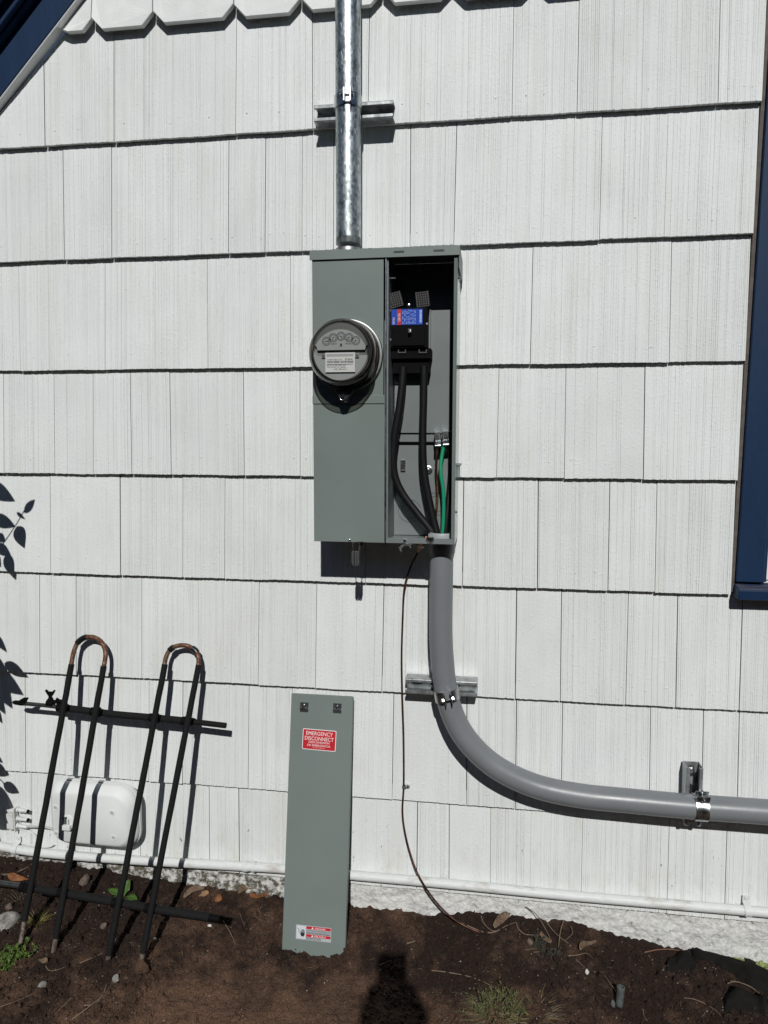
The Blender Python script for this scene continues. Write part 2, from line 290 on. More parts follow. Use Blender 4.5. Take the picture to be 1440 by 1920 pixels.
# ------------------------------------------------------------------ mesh helpers
class MB:
    def __init__(s): s.v = []; s.f = []; s.mi = []; s.cur = 0
    def face(s, idx): s.f.append(tuple(idx)); s.mi.append(s.cur)
    def pts(s, P):
        o = len(s.v); s.v.extend([(float(p[0]), float(p[1]), float(p[2])) for p in P]); return o
    def box(s, x0, x1, y0, y1, z0, z1, M=None):
        P = [Vector((x, y, z)) for z in (z0, z1) for y in (y0, y1) for x in (x0, x1)]
        if M: P = [M @ p for p in P]
        o = s.pts(P)
        for q in ((0, 2, 3, 1), (4, 5, 7, 6), (0, 1, 5, 4), (2, 6, 7, 3), (0, 4, 6, 2), (1, 3, 7, 5)): s.face([o + i for i in q])
        return s
    def prism(s, poly, d, M=None):
        """poly: list of 3-D points (planar), extruded by vector d."""
        A = [Vector(p) for p in poly]; d = Vector(d); Bp = [p + d for p in A]
        if M: A = [M @ p for p in A]; Bp = [M @ p for p in Bp]
        n = len(A); a = s.pts(A); b = s.pts(Bp)
        s.face([a + i for i in range(n)]); s.face([b + n - 1 - i for i in range(n)])
        for i in range(n): j = (i + 1) % n; s.face((a + j, a + i, b + i, b + j))
        return s
    def tube(s, path, r, n=12, cap=True, closed=False):
        P = [Vector(p) for p in path]; m = len(P)
        rr = r if isinstance(r, (list, tuple)) else [r] * m
        T = []
        for i in range(m):
            a = P[(i - 1) % m] if (closed or i > 0) else P[i]; b = P[(i + 1) % m] if (closed or i < m - 1) else P[i]
            t = (b - a); T.append(t.normalized() if t.length > 1e-9 else Vector((0, 0, 1)))
        ref = Vector((0, 0, 1)) if abs(T[0].z) < 0.9 else Vector((0, 1, 0))
        u = T[0].cross(ref).normalized(); o0 = None; rings = []
        for i in range(m):
            if i: 
                ax = T[i - 1].cross(T[i])
                if ax.length > 1e-8: u = Matrix.Rotation(T[i - 1].angle(T[i]), 3, ax.normalized()) @ u
            u = (u - T[i] * u.dot(T[i])).normalized(); w = T[i].cross(u)
            rings.append(s.pts([P[i] + (u * math.cos(2 * math.pi * k / n) + w * math.sin(2 * math.pi * k / n)) * rr[i] for k in range(n)]))
        for i in range(m if closed else m - 1):
            a, b = rings[i], rings[(i + 1) % m]
            for k in range(n): s.face((a + k, a + (k + 1) % n, b + (k + 1) % n, b + k))
        if cap and not closed:
            s.face([rings[0] + n - 1 - k for k in range(n)]); s.face([rings[-1] + k for k in range(n)])
        return s
    def lathe(s, prof, c, ax, n=32, cap0=True, cap1=True, up=None):
        """prof: (radius, distance along ax) pairs."""
        c = Vector(c); ax = Vector(ax).normalized(); ref = Vector((0, 0, 1)) if abs(ax.z) < 0.9 else Vector((1, 0, 0))
        u = ax.cross(ref).normalized(); w = ax.cross(u); rings = []
        for r, h in prof:
            rings.append(s.pts([c + ax * h + (u * math.cos(2 * math.pi * k / n) + w * math.sin(2 * math.pi * k / n)) * max(r, 1e-5) for k in range(n)]))
        for a, b in zip(rings, rings[1:]):
            for k in range(n): s.face((a + k, a + (k + 1) % n, b + (k + 1) % n, b + k))
        if cap0: s.face([rings[0] + n - 1 - k for k in range(n)])
        if cap1: s.face([rings[-1] + k for k in range(n)])
        return s
    def cyl(s, a, b, r, n=16): return s.tube([a, b], r, n)
    def hexhead(s, c, ax, r, h): return s.lathe([(r, 0), (r, h * 0.85), (r * 0.85, h)], c, ax, 6)
    def dome(s, c, ax, r, h, n=12): return s.lathe([(r, 0), (r * 0.92, h * 0.5), (r * 0.6, h * 0.88), (r * 0.05, h)], c, ax, n)
    def mesh(s, name):
        me = bpy.data.meshes.new(name); me.from_pydata(s.v, [], s.f); return me

WLOC = {}
def add(name, mb, mats, parent=None, smooth=False, bevel=0.0, seg=1, label=None, cat=None, group=None, kind=None, fixn=True, angle=35):
    me = mb.mesh(name) if isinstance(mb, MB) else mb
    if isinstance(mb, MB):
        ms = mats if isinstance(mats, (list, tuple)) else [mats]
        for m_ in ms: me.materials.append(m_)
        if len(ms) > 1: me.polygons.foreach_set('material_index', mb.mi)
    elif mats is not None:
        me.materials.clear(); me.materials.append(mats)
    if fixn or bevel > 0:
        bm = bmesh.new(); bm.from_mesh(me)
        if fixn: bmesh.ops.recalc_face_normals(bm, faces=bm.faces)
        if bevel > 0:
            ed = [e for e in bm.edges if len(e.link_faces) == 2 and e.calc_face_angle(0) > 0.5]
            bmesh.ops.bevel(bm, geom=ed, offset=bevel, segments=seg, affect='EDGES', clamp_overlap=True, profile=0.5)
        bm.to_mesh(me); bm.free()
    n = len(me.vertices); co = np.empty(n * 3); me.vertices.foreach_get('co', co); co = co.reshape(-1, 3)
    c = (co.min(0) + co.max(0)) / 2
    if parent is None: c[2] = co[:, 2].min()
    me.vertices.foreach_set('co', (co - c).ravel()); me.update()
    if smooth:
        me.polygons.foreach_set('use_smooth', [True] * len(me.polygons)); me.set_sharp_from_angle(angle=R(angle))
    o = bpy.data.objects.new(name, me); col.objects.link(o); WLOC[o.name] = Vector(c)
    if parent is not None: o.parent = parent; o.location = Vector(c) - WLOC[parent.name]
    else: o.location = Vector(c)
    tag(o, label, cat, group, kind); return o
def tag(o, label=None, cat=None, group=None, kind=None):
    if label: o['label'] = label
    if cat: o['category'] = cat
    if group: o['group'] = group
    if kind: o['kind'] = kind
    return o
def thing(name, loc, label=None, cat=None, group=None, parent=None, kind=None):
    o = bpy.data.objects.new(name, None); col.objects.link(o); o.empty_display_size = 0.05
    WLOC[o.name] = Vector(loc)
    if parent is not None: o.parent = parent; o.location = Vector(loc) - WLOC[parent.name]
    else: o.location = Vector(loc)
    return tag(o, label, cat, group, kind)
def spline(pts, k=8):
    P = [Vector(p) for p in pts]; out = []
    for i in range(len(P) - 1):
        p0 = P[max(i - 1, 0)]; p1 = P[i]; p2 = P[i + 1]; p3 = P[min(i + 2, len(P) - 1)]
        for j in range(k):
            t = j / k
            out.append(0.5 * ((2 * p1) + (p2 - p0) * t + (2 * p0 - 5 * p1 + 4 * p2 - p3) * t * t + (3 * p1 - p0 - 3 * p2 + p3) * t ** 3))
    out.append(P[-1]); return out
def text_into(mb, body, M, width=None, height=None, bold=0.0, align='CENTER'):
    """flat lettering in the local xy plane of M; fits width and cap height"""
    cu = bpy.data.curves.new('lettering_curve', 'FONT'); cu.body = body; cu.size = 1.0; cu.align_x = 'LEFT'; cu.offset = bold; cu.resolution_u = 3
    ob = bpy.data.objects.new('lettering_tmp', cu); col.objects.link(ob)
    dg = bpy.context.evaluated_depsgraph_get(); dg.update()
    me = bpy.data.meshes.new_from_object(ob.evaluated_get(dg))
    bpy.data.objects.remove(ob); bpy.data.curves.remove(cu)
    n = len(me.vertices)
    if n == 0: return
    co = np.empty(n * 3); me.vertices.foreach_get('co', co); co = co.reshape(-1, 3)
    lo, hi = co.min(0), co.max(0); sx = width / (hi[0] - lo[0]); sy = height / (hi[1] - lo[1]) if height else sx
    shift = {'CENTER': -width / 2, 'LEFT': 0.0}[align]
    o = mb.pts([M @ Vector(((p[0] - lo[0]) * sx + shift, (p[1] - lo[1]) * sy, 0)) for p in co])
    for pl in me.polygons: mb.face([o + i for i in pl.vertices])
    bpy.data.meshes.remove(me)
def frame(o, x, y):
    x = Vector(x).normalized(); y = Vector(y); y = (y - x * y.dot(x)).normalized(); z = x.cross(y)
    return Matrix(((x.x, y.x, z.x, o[0]), (x.y, y.y, z.y, o[1]), (x.z, y.z, z.z, o[2]), (0, 0, 0, 1)))

# ================================================================== GROUND
def axis(fine0, fine1, step, lim):
    a = list(np.arange(fine0, fine1 + 1e-9, step)); s = step; p = fine1
    while p < lim: s *= 1.35; p += s; a.append(min(p, lim))
    s = step; p = fine0; pre = []
    while p > -lim: s *= 1.35; p -= s; pre.append(max(p, -lim))
    return pre[::-1] + a
gx = axis(-1.52, 0.80, 0.0044, 60.0); gy = axis(-0.50, 0.03, 0.0044, 60.0)
gv = [(x, y, gz(x, min(y, 0.03))) for y in gy for x in gx]; nx = len(gx)
gf = [(j * nx + i, j * nx + i + 1, (j + 1) * nx + i + 1, (j + 1) * nx + i) for j in range(len(gy) - 1) for i in range(nx - 1)]
gme = bpy.data.meshes.new('ground'); gme.from_pydata(gv, [], gf)
ground = add('ground', gme, M_SOIL, smooth=True, kind='structure', fixn=False, angle=180, label='dark brown bare soil along the foot of the house wall')

# ================================================================== HOUSE
house = thing('house', (0, 0.03, 0.0), 'white shingled house wall with navy window trim and rough painted foundation', 'house')
add('sheathing', MB().prism([(-2.1, 0.036, 0.10), (2.1, 0.036, 0.10), (2.1, 0.036, 2.9), (-0.70, 0.036, 2.9), (-2.1, 0.036, 1.50)], (0, 0.014, 0)), M_DARK, house)
ZC = [2.44, 2.16, 1.857, 1.557, 1.267, 0.979, 0.680, 0.373, 0.116]       # butt heights; index 0 is the scalloped course
RAKE = 3.613                                                             # z - x along the lower edge of the sloping trim
def striated(x0, x1, zb, zt, seed, skew0=0.0, skew1=0.0, yb=0.0, bow=0.0):
    """one shingle: ribbed face leaning back towards its top, jagged butt, 11 mm thick"""
    r = random.Random(seed); xs = [x0]; ds = [0.0]; x = x0; smooth_zone = r.random() < 0.12
    while x < x1 - 0.004:
        w = r.uniform(0.0024, 0.0048) if r.random() < 0.86 else r.uniform(0.006, 0.014); h = r.uniform(-0.0004, 0.0004) * (0.4 if smooth_zone else 1)
        x = min(x + w, x1 - 0.001); xs.append(x); ds.append(h)
        if r.random() < (0.2 if smooth_zone else 0.86) and x < x1 - 0.004:
            g = r.uniform(0.0007, 0.0011); dd = r.uniform(0.0004, 0.0011) if r.random() < 0.92 else r.uniform(0.0012, 0.0026)
            xs += [x + g * 0.45, x + g]; ds += [dd, h]; x += g
    xs.append(x1); ds.append(0.0003)
    mb = MB(); n = len(xs); slope = 0.0135 / 0.29
    jag = [r.uniform(-0.0008, 0.0008) + 0.0005 * math.sin(xx * 23 + seed) for xx in xs]
    bot, top, bb, bt = [], [], [], []
    for i, xx in enumerate(xs):
        f = (xx - x0) / (x1 - x0); sk = skew0 * (1 - f) + skew1 * f
        z1 = min(zt, xx + sk + RAKE - 0.004); z1 = max(z1, zb + 0.002)
        bot.append((xx, yb + ds[i], zb + jag[i])); top.append((xx + sk, yb + ds[i] + slope * (z1 - zb), z1))
        bb.append((xx, yb + 0.0112, zb + jag[i])); bt.append((xx + sk, yb + 0.0112 + slope * (z1 - zb) * 0.9, z1))
    a, b, c, d = mb.pts(bot), mb.pts(top), mb.pts(bb), mb.pts(bt)
    for i in range(n - 1):
        mb.face((a + i, a + i + 1, b + i + 1, b + i)); mb.face((c + i + 1, c + i, a + i, a + i + 1)[::1])
        
    mb.face((c, c + n - 1, d + n - 1, d)); mb.face((a, b, d, c)); mb.face((a + n - 1, c + n - 1, d + n - 1, b + n - 1))
    return mb
# joints: (pixel at the butt, pixel at the top) of each course as seen in the photograph
J = {1: [(214, 210, 268, 75), (442, 441, 248, 30), (586, 583, 241, 100), (690, 692, 233, 60), (960, 963, 219, 40), (1082, 1087, 207, 2), (1346, 1351, 195, 20)],
     2: [(210, 205, 482, 275), (428, 426, 476, 262), (497, 496, 474, 262), (566, 564, 471, 250), (625, 624, 468, 245), (769, 769, 463, 240), (851, 859, 459, 235), (1124, 1131, 448, 212)],
     3: [(197, 194, 690, 490), (390, 385, 689, 485), (545, 542, 689, 480), (994, 1000, 682, 462), (1255, 1262, 677, 450)],
     4: [(8, 3, 885, 705), (103, 96, 886, 700), (175, 170, 887, 700), (247.5, 240, 888, 700), (321, 314, 889, 700), (458, 453, 891, 700), (563, 560, 893, 698), (690, 690, 894, 698), (931, 936, 897, 690), (1058, 1062, 898, 690), (1206, 1209, 899, 688)],
     5: [(95, 89, 1075, 892), (226, 221, 1079, 892), (343, 340, 1082, 895), (421, 419, 1085, 897), (504, 501, 1087, 900), (685, 684, 1092, 905), (867, 869, 1097, 900), (1008, 1009.6, 1101, 905), (1140, 1145, 1106, 905), (1228, 1234, 1109, 905)],
     6: [(75, 69, 1262, 1080), (143, 142, 1266, 1082), (266, 262, 1272, 1085), (371, 370, 1278, 1087), (484, 484, 1284, 1090), (591, 592, 1289, 1093), (716, 719, 1295, 1095), (966, 969, 1310, 1108), (1051, 1054, 1315, 1110), (1173, 1180, 1321, 1115), (1267, 1273, 1327, 1120), (1386, 1396, 1333, 1130)],
     7: [(48, 46, 1444, 1262), (122, 121, 1452, 1266), (279, 276, 1466, 1275), (342, 342, 1470, 1278), (465, 466, 1477, 1285), (546, 546, 1484, 1290), (735, 737, 1497, 1300), (875, 875, 1509, 1306), (966, 969, 1518, 1315), (1052, 1056, 1523, 1320), (1217, 1222, 1532, 1330), (1315, 1321, 1538, 1335), (1382, 1387, 1543, 1337)],
     8: [(60, 60, 1600, 1450), (170, 170, 1608, 1460), (263, 263, 1615, 1470), (393, 389, 1625, 1475), (449, 445, 1630, 1482), (560, 560, 1640, 1490), (655, 656, 1655, 1492), (781, 782, 1668, 1503), (842, 842, 1675, 1507), (919, 920, 1683, 1515), (1089, 1094, 1695, 1530), (1250, 1257, 1710, 1540), (1358, 1366, 1720, 1545)]}
nailmb = MB(); sid = 0; RACK = 0.0128                         # the old window leans a little: metres sideways per metre of height
XL, XR = -2.1, 2.1
for c in range(1, 9):
    zb = ZC[c]; zt = ZC[c - 1] + (0.035 if c > 1 else 0.06)
    js = [(float(W(a, ya)[0]), max(-0.004, min(0.004, float(W(b, yb)[0] - W(a, ya)[0])))) for a, b, ya, yb in J[c]]
    r = random.Random(100 + c)
    x = js[0][0]
    if c == 1 or c == 2 or c == 3: pre = []
    else: pre = []
    while x > XL: x -= r.uniform(0.12, 0.26); pre.append((max(x, XL), 0.0))
    right_end = 0.5965 + RACK * (zb - 1.0) if c <= 5 else XR
    x = js[-1][0]; post = []
    while c > 5 and x < XR: x += r.uniform(0.12, 0.24); post.append((min(x, XR), 0.0))
    spans = [[pre[::-1] + js + ([(right_end, RACK * (zt - zb))] if c <= 5 else post)]]
    if c <= 5:
        x = 1.50; q = [(x, 0.0)]
        while x < XR: x += r.uniform(0.15, 0.25); q.append((min(x, XR), 0.0))
        spans.append([q])
    for (sp,) in spans:
        for (a, ska), (b, skb) in zip(sp, sp[1:]):
            if b - a < 0.02: continue
            if a + RAKE < zb and b + RAKE < zb + 0.01: continue
            sid += 1
            gap = r.choice([0.0010, 0.0014, 0.0018, 0.0022, 0.0028]) * 0.5
            dz = r.uniform(-0.0009, 0.0009); dy = r.uniform(-0.0012, 0.0008)
            add('shingle', striated(a + gap, b - gap, zb + dz, zt, sid, ska, skb, dy), M_SHINGLE, house, fixn=True)
            for k in range(r.choice([2, 2, 3])):
                nxp = a + (b - a) * (k + r.uniform(0.2, 0.8)) / 3; nz_ = zb + r.uniform(0.03, 0.05)
                if nz_ < nxp + RAKE - 0.02: nailmb.dome((nxp, dy + 0.0022, nz_), (0, -1, 0), 0.0024, 0.0016, 8)
nails = add('nail_heads', nailmb, M_SHINGLE, house, kind='stuff', fixn=False)
# scalloped course of the gable, chamfered lower corners
def scallop(x0, x1, zb, zt, yb):
    c = 0.031; w = x1 - x0; c = min(c, w * 0.28)
    pts = [(x0 + 0.0012, yb, zb + c), (x0 + c, yb, zb), (x1 - c, yb, zb), (x1 - 0.0012, yb, zb + c), (x1 - 0.0012, yb + 0.012, zt), (x0 + 0.0012, yb + 0.012, zt)]
    pts = [(p[0], p[1], min(p[2], p[0] + RAKE - 0.003)) for p in pts]
    return MB().prism(pts, (0, 0.015, 0))
sx = [-1.160, -1.068, -0.895, -0.675, -0.500, -0.290, -0.115, 0.085, 0.27, 0.45, 0.64, 0.83, 1.02, 1.2, 1.38, 1.57, 1.75, 1.93, 2.1]
for k, (a, b) in enumerate(zip(sx, sx[1:])):
    add('scalloped_shingle', scallop(a, b, ZC[0] + random.uniform(-0.002, 0.002), ZC[0] + 0.23, -0.013), M_WHITE, house, bevel=0.0012)
s2 = [-0.95, -0.76, -0.57, -0.39, -0.2, -0.01, 0.17, 0.36, 0.55, 0.74, 0.93, 1.1, 1.3, 1.5, 1.7, 1.9, 2.1]
for a, b in zip(s2, s2[1:]):
    add('scalloped_shingle', scallop(a, b, ZC[0] + 0.20, ZC[0] + 0.45, -0.026), M_WHITE, house, bevel=0.0012)
# foundation
fx = np.arange(-1.62, 0.90, 0.006); fz = np.arange(-0.12, 0.1301, 0.006); fv = []; ff = []
for z in fz:
    for x in fx:
        p = Vector((x, 0.3, z)); t = (0.12 - z) / 0.24
        y = 0.012 - 0.006 * t + 0.006 * noise.noise(p * 22) + 0.0055 * abs(noise.noise(p * 48)) + 0.0045 * noise.noise(p * 85) + 0.003 * noise.noise(p * 160)
        fv.append((x, y, z))
nfx = len(fx)
ff = [(j * nfx + i, j * nfx + i + 1, (j + 1) * nfx + i + 1, (j + 1) * nfx + i) for j in range(len(fz) - 1) for i in range(nfx - 1)]
fme = bpy.data.meshes.new('foundation'); fme.from_pydata(fv, [], ff)
found = add('foundation', fme, M_FOUND, house, smooth=True, fixn=False, angle=180)
add('foundation', MB().box(-2.3, -1.62, 0.012, 0.05, -0.3, 0.13), M_FOUND, house)
add('foundation', MB().box(0.894, 2.3, 0.012, 0.05, -0.3, 0.13), M_FOUND, house)
# sloping rake trim at the upper left: z - x = p * sqrt(2)
def rake(name, p0, p1, y0, y1, m, parent, xa=-2.3, xb=-0.55, **k):
    q = math.sqrt(2); d = Vector((1, 0, 1)).normalized(); nrm = Vector((-1, 0, 1)).normalized(); L0 = (xb - xa) * q
    base = Vector((xa, 0, xa))
    def P(p, y): return base + nrm * 0 + Vector((0, 0, p * q)) + Vector((0, y, 0))
    mb = MB().prism([P(p0, y0), P(p1, y0), P(p1, y1), P(p0, y1)], d * L0)
    return add(name, mb, m, parent, bevel=0.0015, **k)
p0 = RAKE / math.sqrt(2)
rb = rake('rake_board', p0 + 0.0045, p0 + 0.16, -0.0215, 0.012, M_NAVY, house)
rake('board_underside', p0, p0 + 0.004, -0.0205, 0.012, M_WHITE, rb)
rake('rake_moulding', p0 + 0.083, p0 + 0.16, -0.044, -0.0219, M_NAVY, rb)
rake('rake_moulding', p0 + 0.090, p0 + 0.16, -0.060, -0.0444, M_NAVY, rb)
rake('drip_edge', p0 + 0.118, p0 + 0.17, -0.105, -0.0604, M_NAVY, rb)
# window at the right
win = thing('window', (1.0, 0.0, 0.97), parent=house)
def lean(mb):
    mb.v = [(x + RACK * max(0.0, z - 1.0) - 0.002, y, z) for x, y, z in mb.v]; return mb
cw = MB(); cw.box(0.607, 0.672, -0.007, 0.034, 1.012, 2.385)
add('casing', lean(cw), M_NAVY, win, bevel=0.002)
add('casing', lean(MB().box(1.415, 1.480, -0.007, 0.034, 1.012, 2.385)), M_NAVY, win, bevel=0.002)
add('caulk_joint', lean(MB().box(0.598, 0.6066, 0.004, 0.03, 0.985, 2.42)), M_CAULK, win)
add('head_casing', lean(MB().box(0.604, 1.483, -0.009, 0.034, 2.3855, 2.425)), M_NAVY, win, bevel=0.002)
sill = MB(); sill.prism([(0.603, -0.034, 0.972), (0.603, -0.036, 0.9975), (0.603, 0.034, 1.0115), (0.603, 0.034, 0.972)], (0.882, 0, 0))
sill_o = add('window_sill', sill, M_NAVY, win, bevel=0.0025)
topm = MB(); topm.prism([(0.606, -0.0335, 0.9985), (0.606, 0.0335, 1.0119), (1.482, 0.0335, 1.0119), (1.482, -0.0335, 0.9985)], (0, -0.00006, 0.0003)); add('worn_sill_top', topm, M_SILLTOP, sill_o)
add('stop_bead', lean(MB().box(0.6725, 0.680, 0.001, 0.034, 1.0125, 2.3845)), M_NAVY, win, bevel=0.001)
sash = MB(); sash.box(0.6805, 0.735, 0.012, 0.034, 1.0165, 2.384); sash.box(1.36, 1.4145, 0.012, 0.034, 1.0165, 2.384); sash.box(0.7355, 1.3595, 0.012, 0.034, 1.0165, 1.085); sash.box(0.7355, 1.3595, 0.012, 0.034, 2.31, 2.384)
add('window_sash', lean(sash), M_WHITE, win, bevel=0.001)
add('window_pane', lean(MB().box(0.7358, 1.3592, 0.026, 0.029, 1.0855, 2.3095)), M_PANE, win)

# ================================================================== METER PANEL (cabinet 0.155 m deep, right half open)
YF = -0.155
def FX(u, v, y=YF): return float(W(u, v, y)[0])
def FZ(u, v, y=YF): return float(W(u, v, y)[2])
bxL, bxR = FX(587, 750), FX(855.5, 750)
bzT, bzB = FZ(720, 478), FZ(720, 1018)
bxD = FX(723, 750)                                   # divider between the closed and the open half
panel = thing('electrical_panel', ((bxL + bxR) / 2, -0.08, bzB), 'grey steel meter cabinet on the wall, its right half open showing breaker and cables', 'electrical panel')
t = 0.0022; YB = -0.006
bzT0 = bzT; bzT = FZ(720, 465, YF - 0.006) - 0.0024
add('cabinet_back', MB().box(bxL, bxR, YB, YB + t, bzB, bzT), M_ENAMEL2, panel)
add('cabinet_side', MB().box(bxL, bxL + t, YF + 0.001, YB - 0.0003, bzB, bzT), M_ENAMEL, panel)
rs = MB(); rs.box(bxR - t, bxR, YF, YB - 0.0003, bzB, bzT - 0.003); rs.box(bxR - 0.0085, bxR - t - 0.0002, YF, YF + 0.0018, bzB + 0.014, bzT - 0.003)
rs.box(bxR - 0.0085, bxR - 0.0070, YF + 0.0020, YF + 0.012, bzB + 0.014, bzT - 0.003)
add('cabinet_side', rs, M_ENAMEL3, panel)
dv = MB(); dv.box(bxD + 0.0012, bxD + 0.0030, YF + 0.004, YB - 0.0003, bzB + 0.0022, bzT - 0.004)
add('divider', dv, M_ENAMEL2, panel)
# bright rolled edge beside the opening
ed = MB(); ed.tube([(bxD + 0.0005, YF - 0.0015, bzB + 0.002), (bxD + 0.0005, YF - 0.0015, bzT - 0.005)], 0.0021, 10)
add('rolled_edge', ed, M_ZINC, panel, smooth=True)
e2 = MB(); e2.box(bxD + 0.0032, bxD + 0.0062, YF + 0.001, YF + 0.0028, bzB + 0.002, bzT - 0.005)
add('opening_flange', e2, M_ENAMEL2, panel, bevel=0.0004)
bzT = bzT0
# bottom: left half closed, right half a plate whose punched knock-out rings let slivers of sun through
add('cabinet_bottom', MB().box(bxL + t, bxD + 0.0028, YF + 0.002, YB - 0.0003, bzB, bzB + t), M_ENAMEL, panel)
xs0, xs1, ys0, ys1 = bxD + 0.0032, bxR - t - 0.0002, YF + 0.006, YB - 0.0004
PX, PY = FX(826, 1010, -0.071), -0.071                                     # conduit hole
kos = [(bxD + 0.040, -0.045, [0.0165, 0.0115]), (bxD + 0.078, -0.035, [0.0085])]
st = 0.0005; cx = np.arange(xs0, xs1, st); cy = np.arange(ys0, ys1, st); bmb = MB()
grid = {}
def vid(i, j):
    if (i, j) not in grid: grid[(i, j)] = len(bmb.v); bmb.v.append((xs0 + i * st, ys0 + j * st, bzB + t))
    return grid[(i, j)]
for j in range(len(cy) - 1):
    for i in range(len(cx) - 1):
        x = cx[i] + st / 2; y = cy[j] + st / 2; cut = math.hypot(x - PX, y - PY) < 0.0305
        for (kx, ky, rr) in kos:
            dd = math.hypot(x - kx, y - ky); an = math.atan2(y - ky, x - kx)
            for n_, r_ in enumerate(rr):
                if abs(dd - r_) < 0.00027 and math.sin(an * 1.0 + n_ * 0.8 + kx * 90) > -0.1: cut = True
        if not cut: bmb.face((vid(i, j), vid(i + 1, j), vid(i + 1, j + 1), vid(i, j + 1)))
add('knockout_plate', bmb, M_ENAMEL2, panel, fixn=False)
bl = MB(); bl.box(bxD + 0.0032, bxR - 0.0024, YF + 0.0005, YF + 0.0022, bzB, FZ(720, 1008)); bl.box(bxD + 0.0032, bxR - 0.0024, YF + 0.0024, YF + 0.0058, bzB + 0.0005, bzB + 0.0021)
add('bottom_flange', bl, M_ENAMEL2, panel, bevel=0.0005)
# hood
hz0, hz1 = FZ(720, 483, YF - 0.006), FZ(720, 465, YF - 0.006)
hd = MB(); hd.box(bxL - 0.0045, bxR + 0.0045, YF - 0.007, YF - 0.005, hz0, hz1); hd.box(bxL - 0.0045, bxR + 0.0045, YF - 0.0048, -0.002, hz1 - 0.002, hz1)
hd.box(bxL - 0.0045, bxL - 0.0025, YF - 0.0048, -0.002, hz0 + 0.004, hz1 - 0.0022); hd.box(bxR + 0.0025, bxR + 0.0045, YF - 0.0048, -0.002, hz0 - 0.03, hz1 - 0.0022)
hood = add('hood', hd, M_ENAMEL, panel, bevel=0.0005)
for u0, v0 in ((748, 472), (823, 469.5)):
    p = W(u0, v0, YF - 0.0072)
    add('slot_shade', MB().box(p[0] - 0.0125, p[0] + 0.0125, YF - 0.0076, YF - 0.0071, p[2] - 0.0022, p[2] + 0.0022), M_INK, hood)  # black strip laid on the hood for the shade inside a slot
for u0 in (604, 681, 757, 837):
    p = W(u0, 470, -0.12); sb = MB(); sb.hexhead((p[0], -0.12, hz1), (0, 0, 1), 0.0048, 0.005)
    add('screw', sb, M_CHROME, hood)
add('conduit_flange', MB().box(FX(600, 466, -0.09), FX(690, 466, -0.09), -0.14, -0.03, hz1 + 0.0002, hz1 + 0.003), M_ENAMEL, hood, bevel=0.001)
# covers of the left half
c1 = MB(); c1.box(bxL + 0.0003, bxD - 0.0052, YF - 0.0022, YF, FZ(650, 742), FZ(650, 486)); c1.box(bxL + 0.0003, bxL + 0.0018, YF + 0.0002, YF + 0.012, FZ(650, 742), FZ(650, 486))
cov = add('upper_cover', c1, M_ENAMEL, panel, bevel=0.0007, seg=2)
c2 = MB(); c2.box(bxL + 0.0006, bxD - 0.0022, YF - 0.0016, YF + 0.0004, bzB + 0.0004, FZ(650, 757.5))
c2.box(bxL - 0.0006, bxD - 0.0016, YF - 0.0042, YF - 0.0018, FZ(650, 757), FZ(650, 741.5))
low = add('lower_cover', c2, M_ENAMEL, panel, bevel=0.0007, seg=2)
p = W(656, 1012, YF); s1 = MB(); s1.dome((p[0], YF - 0.0016, p[2]), (0, -1, 0), 0.0042, 0.0035, 14); add('screw', s1, M_CHROME, low, smooth=True)
p = W(676, 1016, YF); hs_ = MB(); hs_.box(p[0] - 0.009, p[0] + 0.009, YF - 0.0022, YF - 0.0014, p[2] - 0.0008, p[2] + 0.0008); add('hasp_slot_shade', hs_, M_INK, low)  # shade within the hasp slot drawn as a thin black strip
hp = MB(); hp.box(p[0] - 0.0045, p[0] + 0.0045, YF + 0.012, YF + 0.0135, bzB - 0.010, bzB - 0.0003); add('hasp', hp, M_STRUT, low, bevel=0.0005)
for u0, v0 in ((759, 1014),):
    p = W(u0, v0, YF); s1 = MB(); s1.hexhead((p[0], YF + 0.0004, p[2]), (0, -1, 0), 0.0044, 0.005); add('screw', s1, M_CHROME, panel)
p = W(807, 1013, YF); s1 = MB(); s1.hexhead((p[0], YF + 0.0004, p[2]), (0, -1, 0), 0.0075, 0.007); s1.box(p[0] - 0.009, p[0] + 0.009, YF - 0.012, YF + 0.0004, p[2] + 0.0055, p[2] + 0.0075); add('latch_screw', s1, M_CHROME, panel)
# fittings on the outside right
p = W(861, 880, -0.06); lt = MB(); lt.box(bxR + 0.0002, bxR + 0.007, -0.075, -0.06, p[2] - 0.016, p[2] + 0.016); lt.box(bxR + 0.0002, bxR + 0.011, -0.078, -0.073, p[2] + 0.010, p[2] + 0.016); lt.box(bxR + 0.0002, bxR + 0.009, -0.078, -0.056, p[2] - 0.018, p[2] - 0.0162)
add('side_latch', lt, M_STRUT, panel, bevel=0.0006)
for v0 in (522, 960):
    p = W(861, v0, -0.11); s1 = MB(); s1.dome((bxR, -0.11, p[2]), (1, 0, 0), 0.004, 0.004); add('screw', s1, M_CHROME, panel, smooth=True)
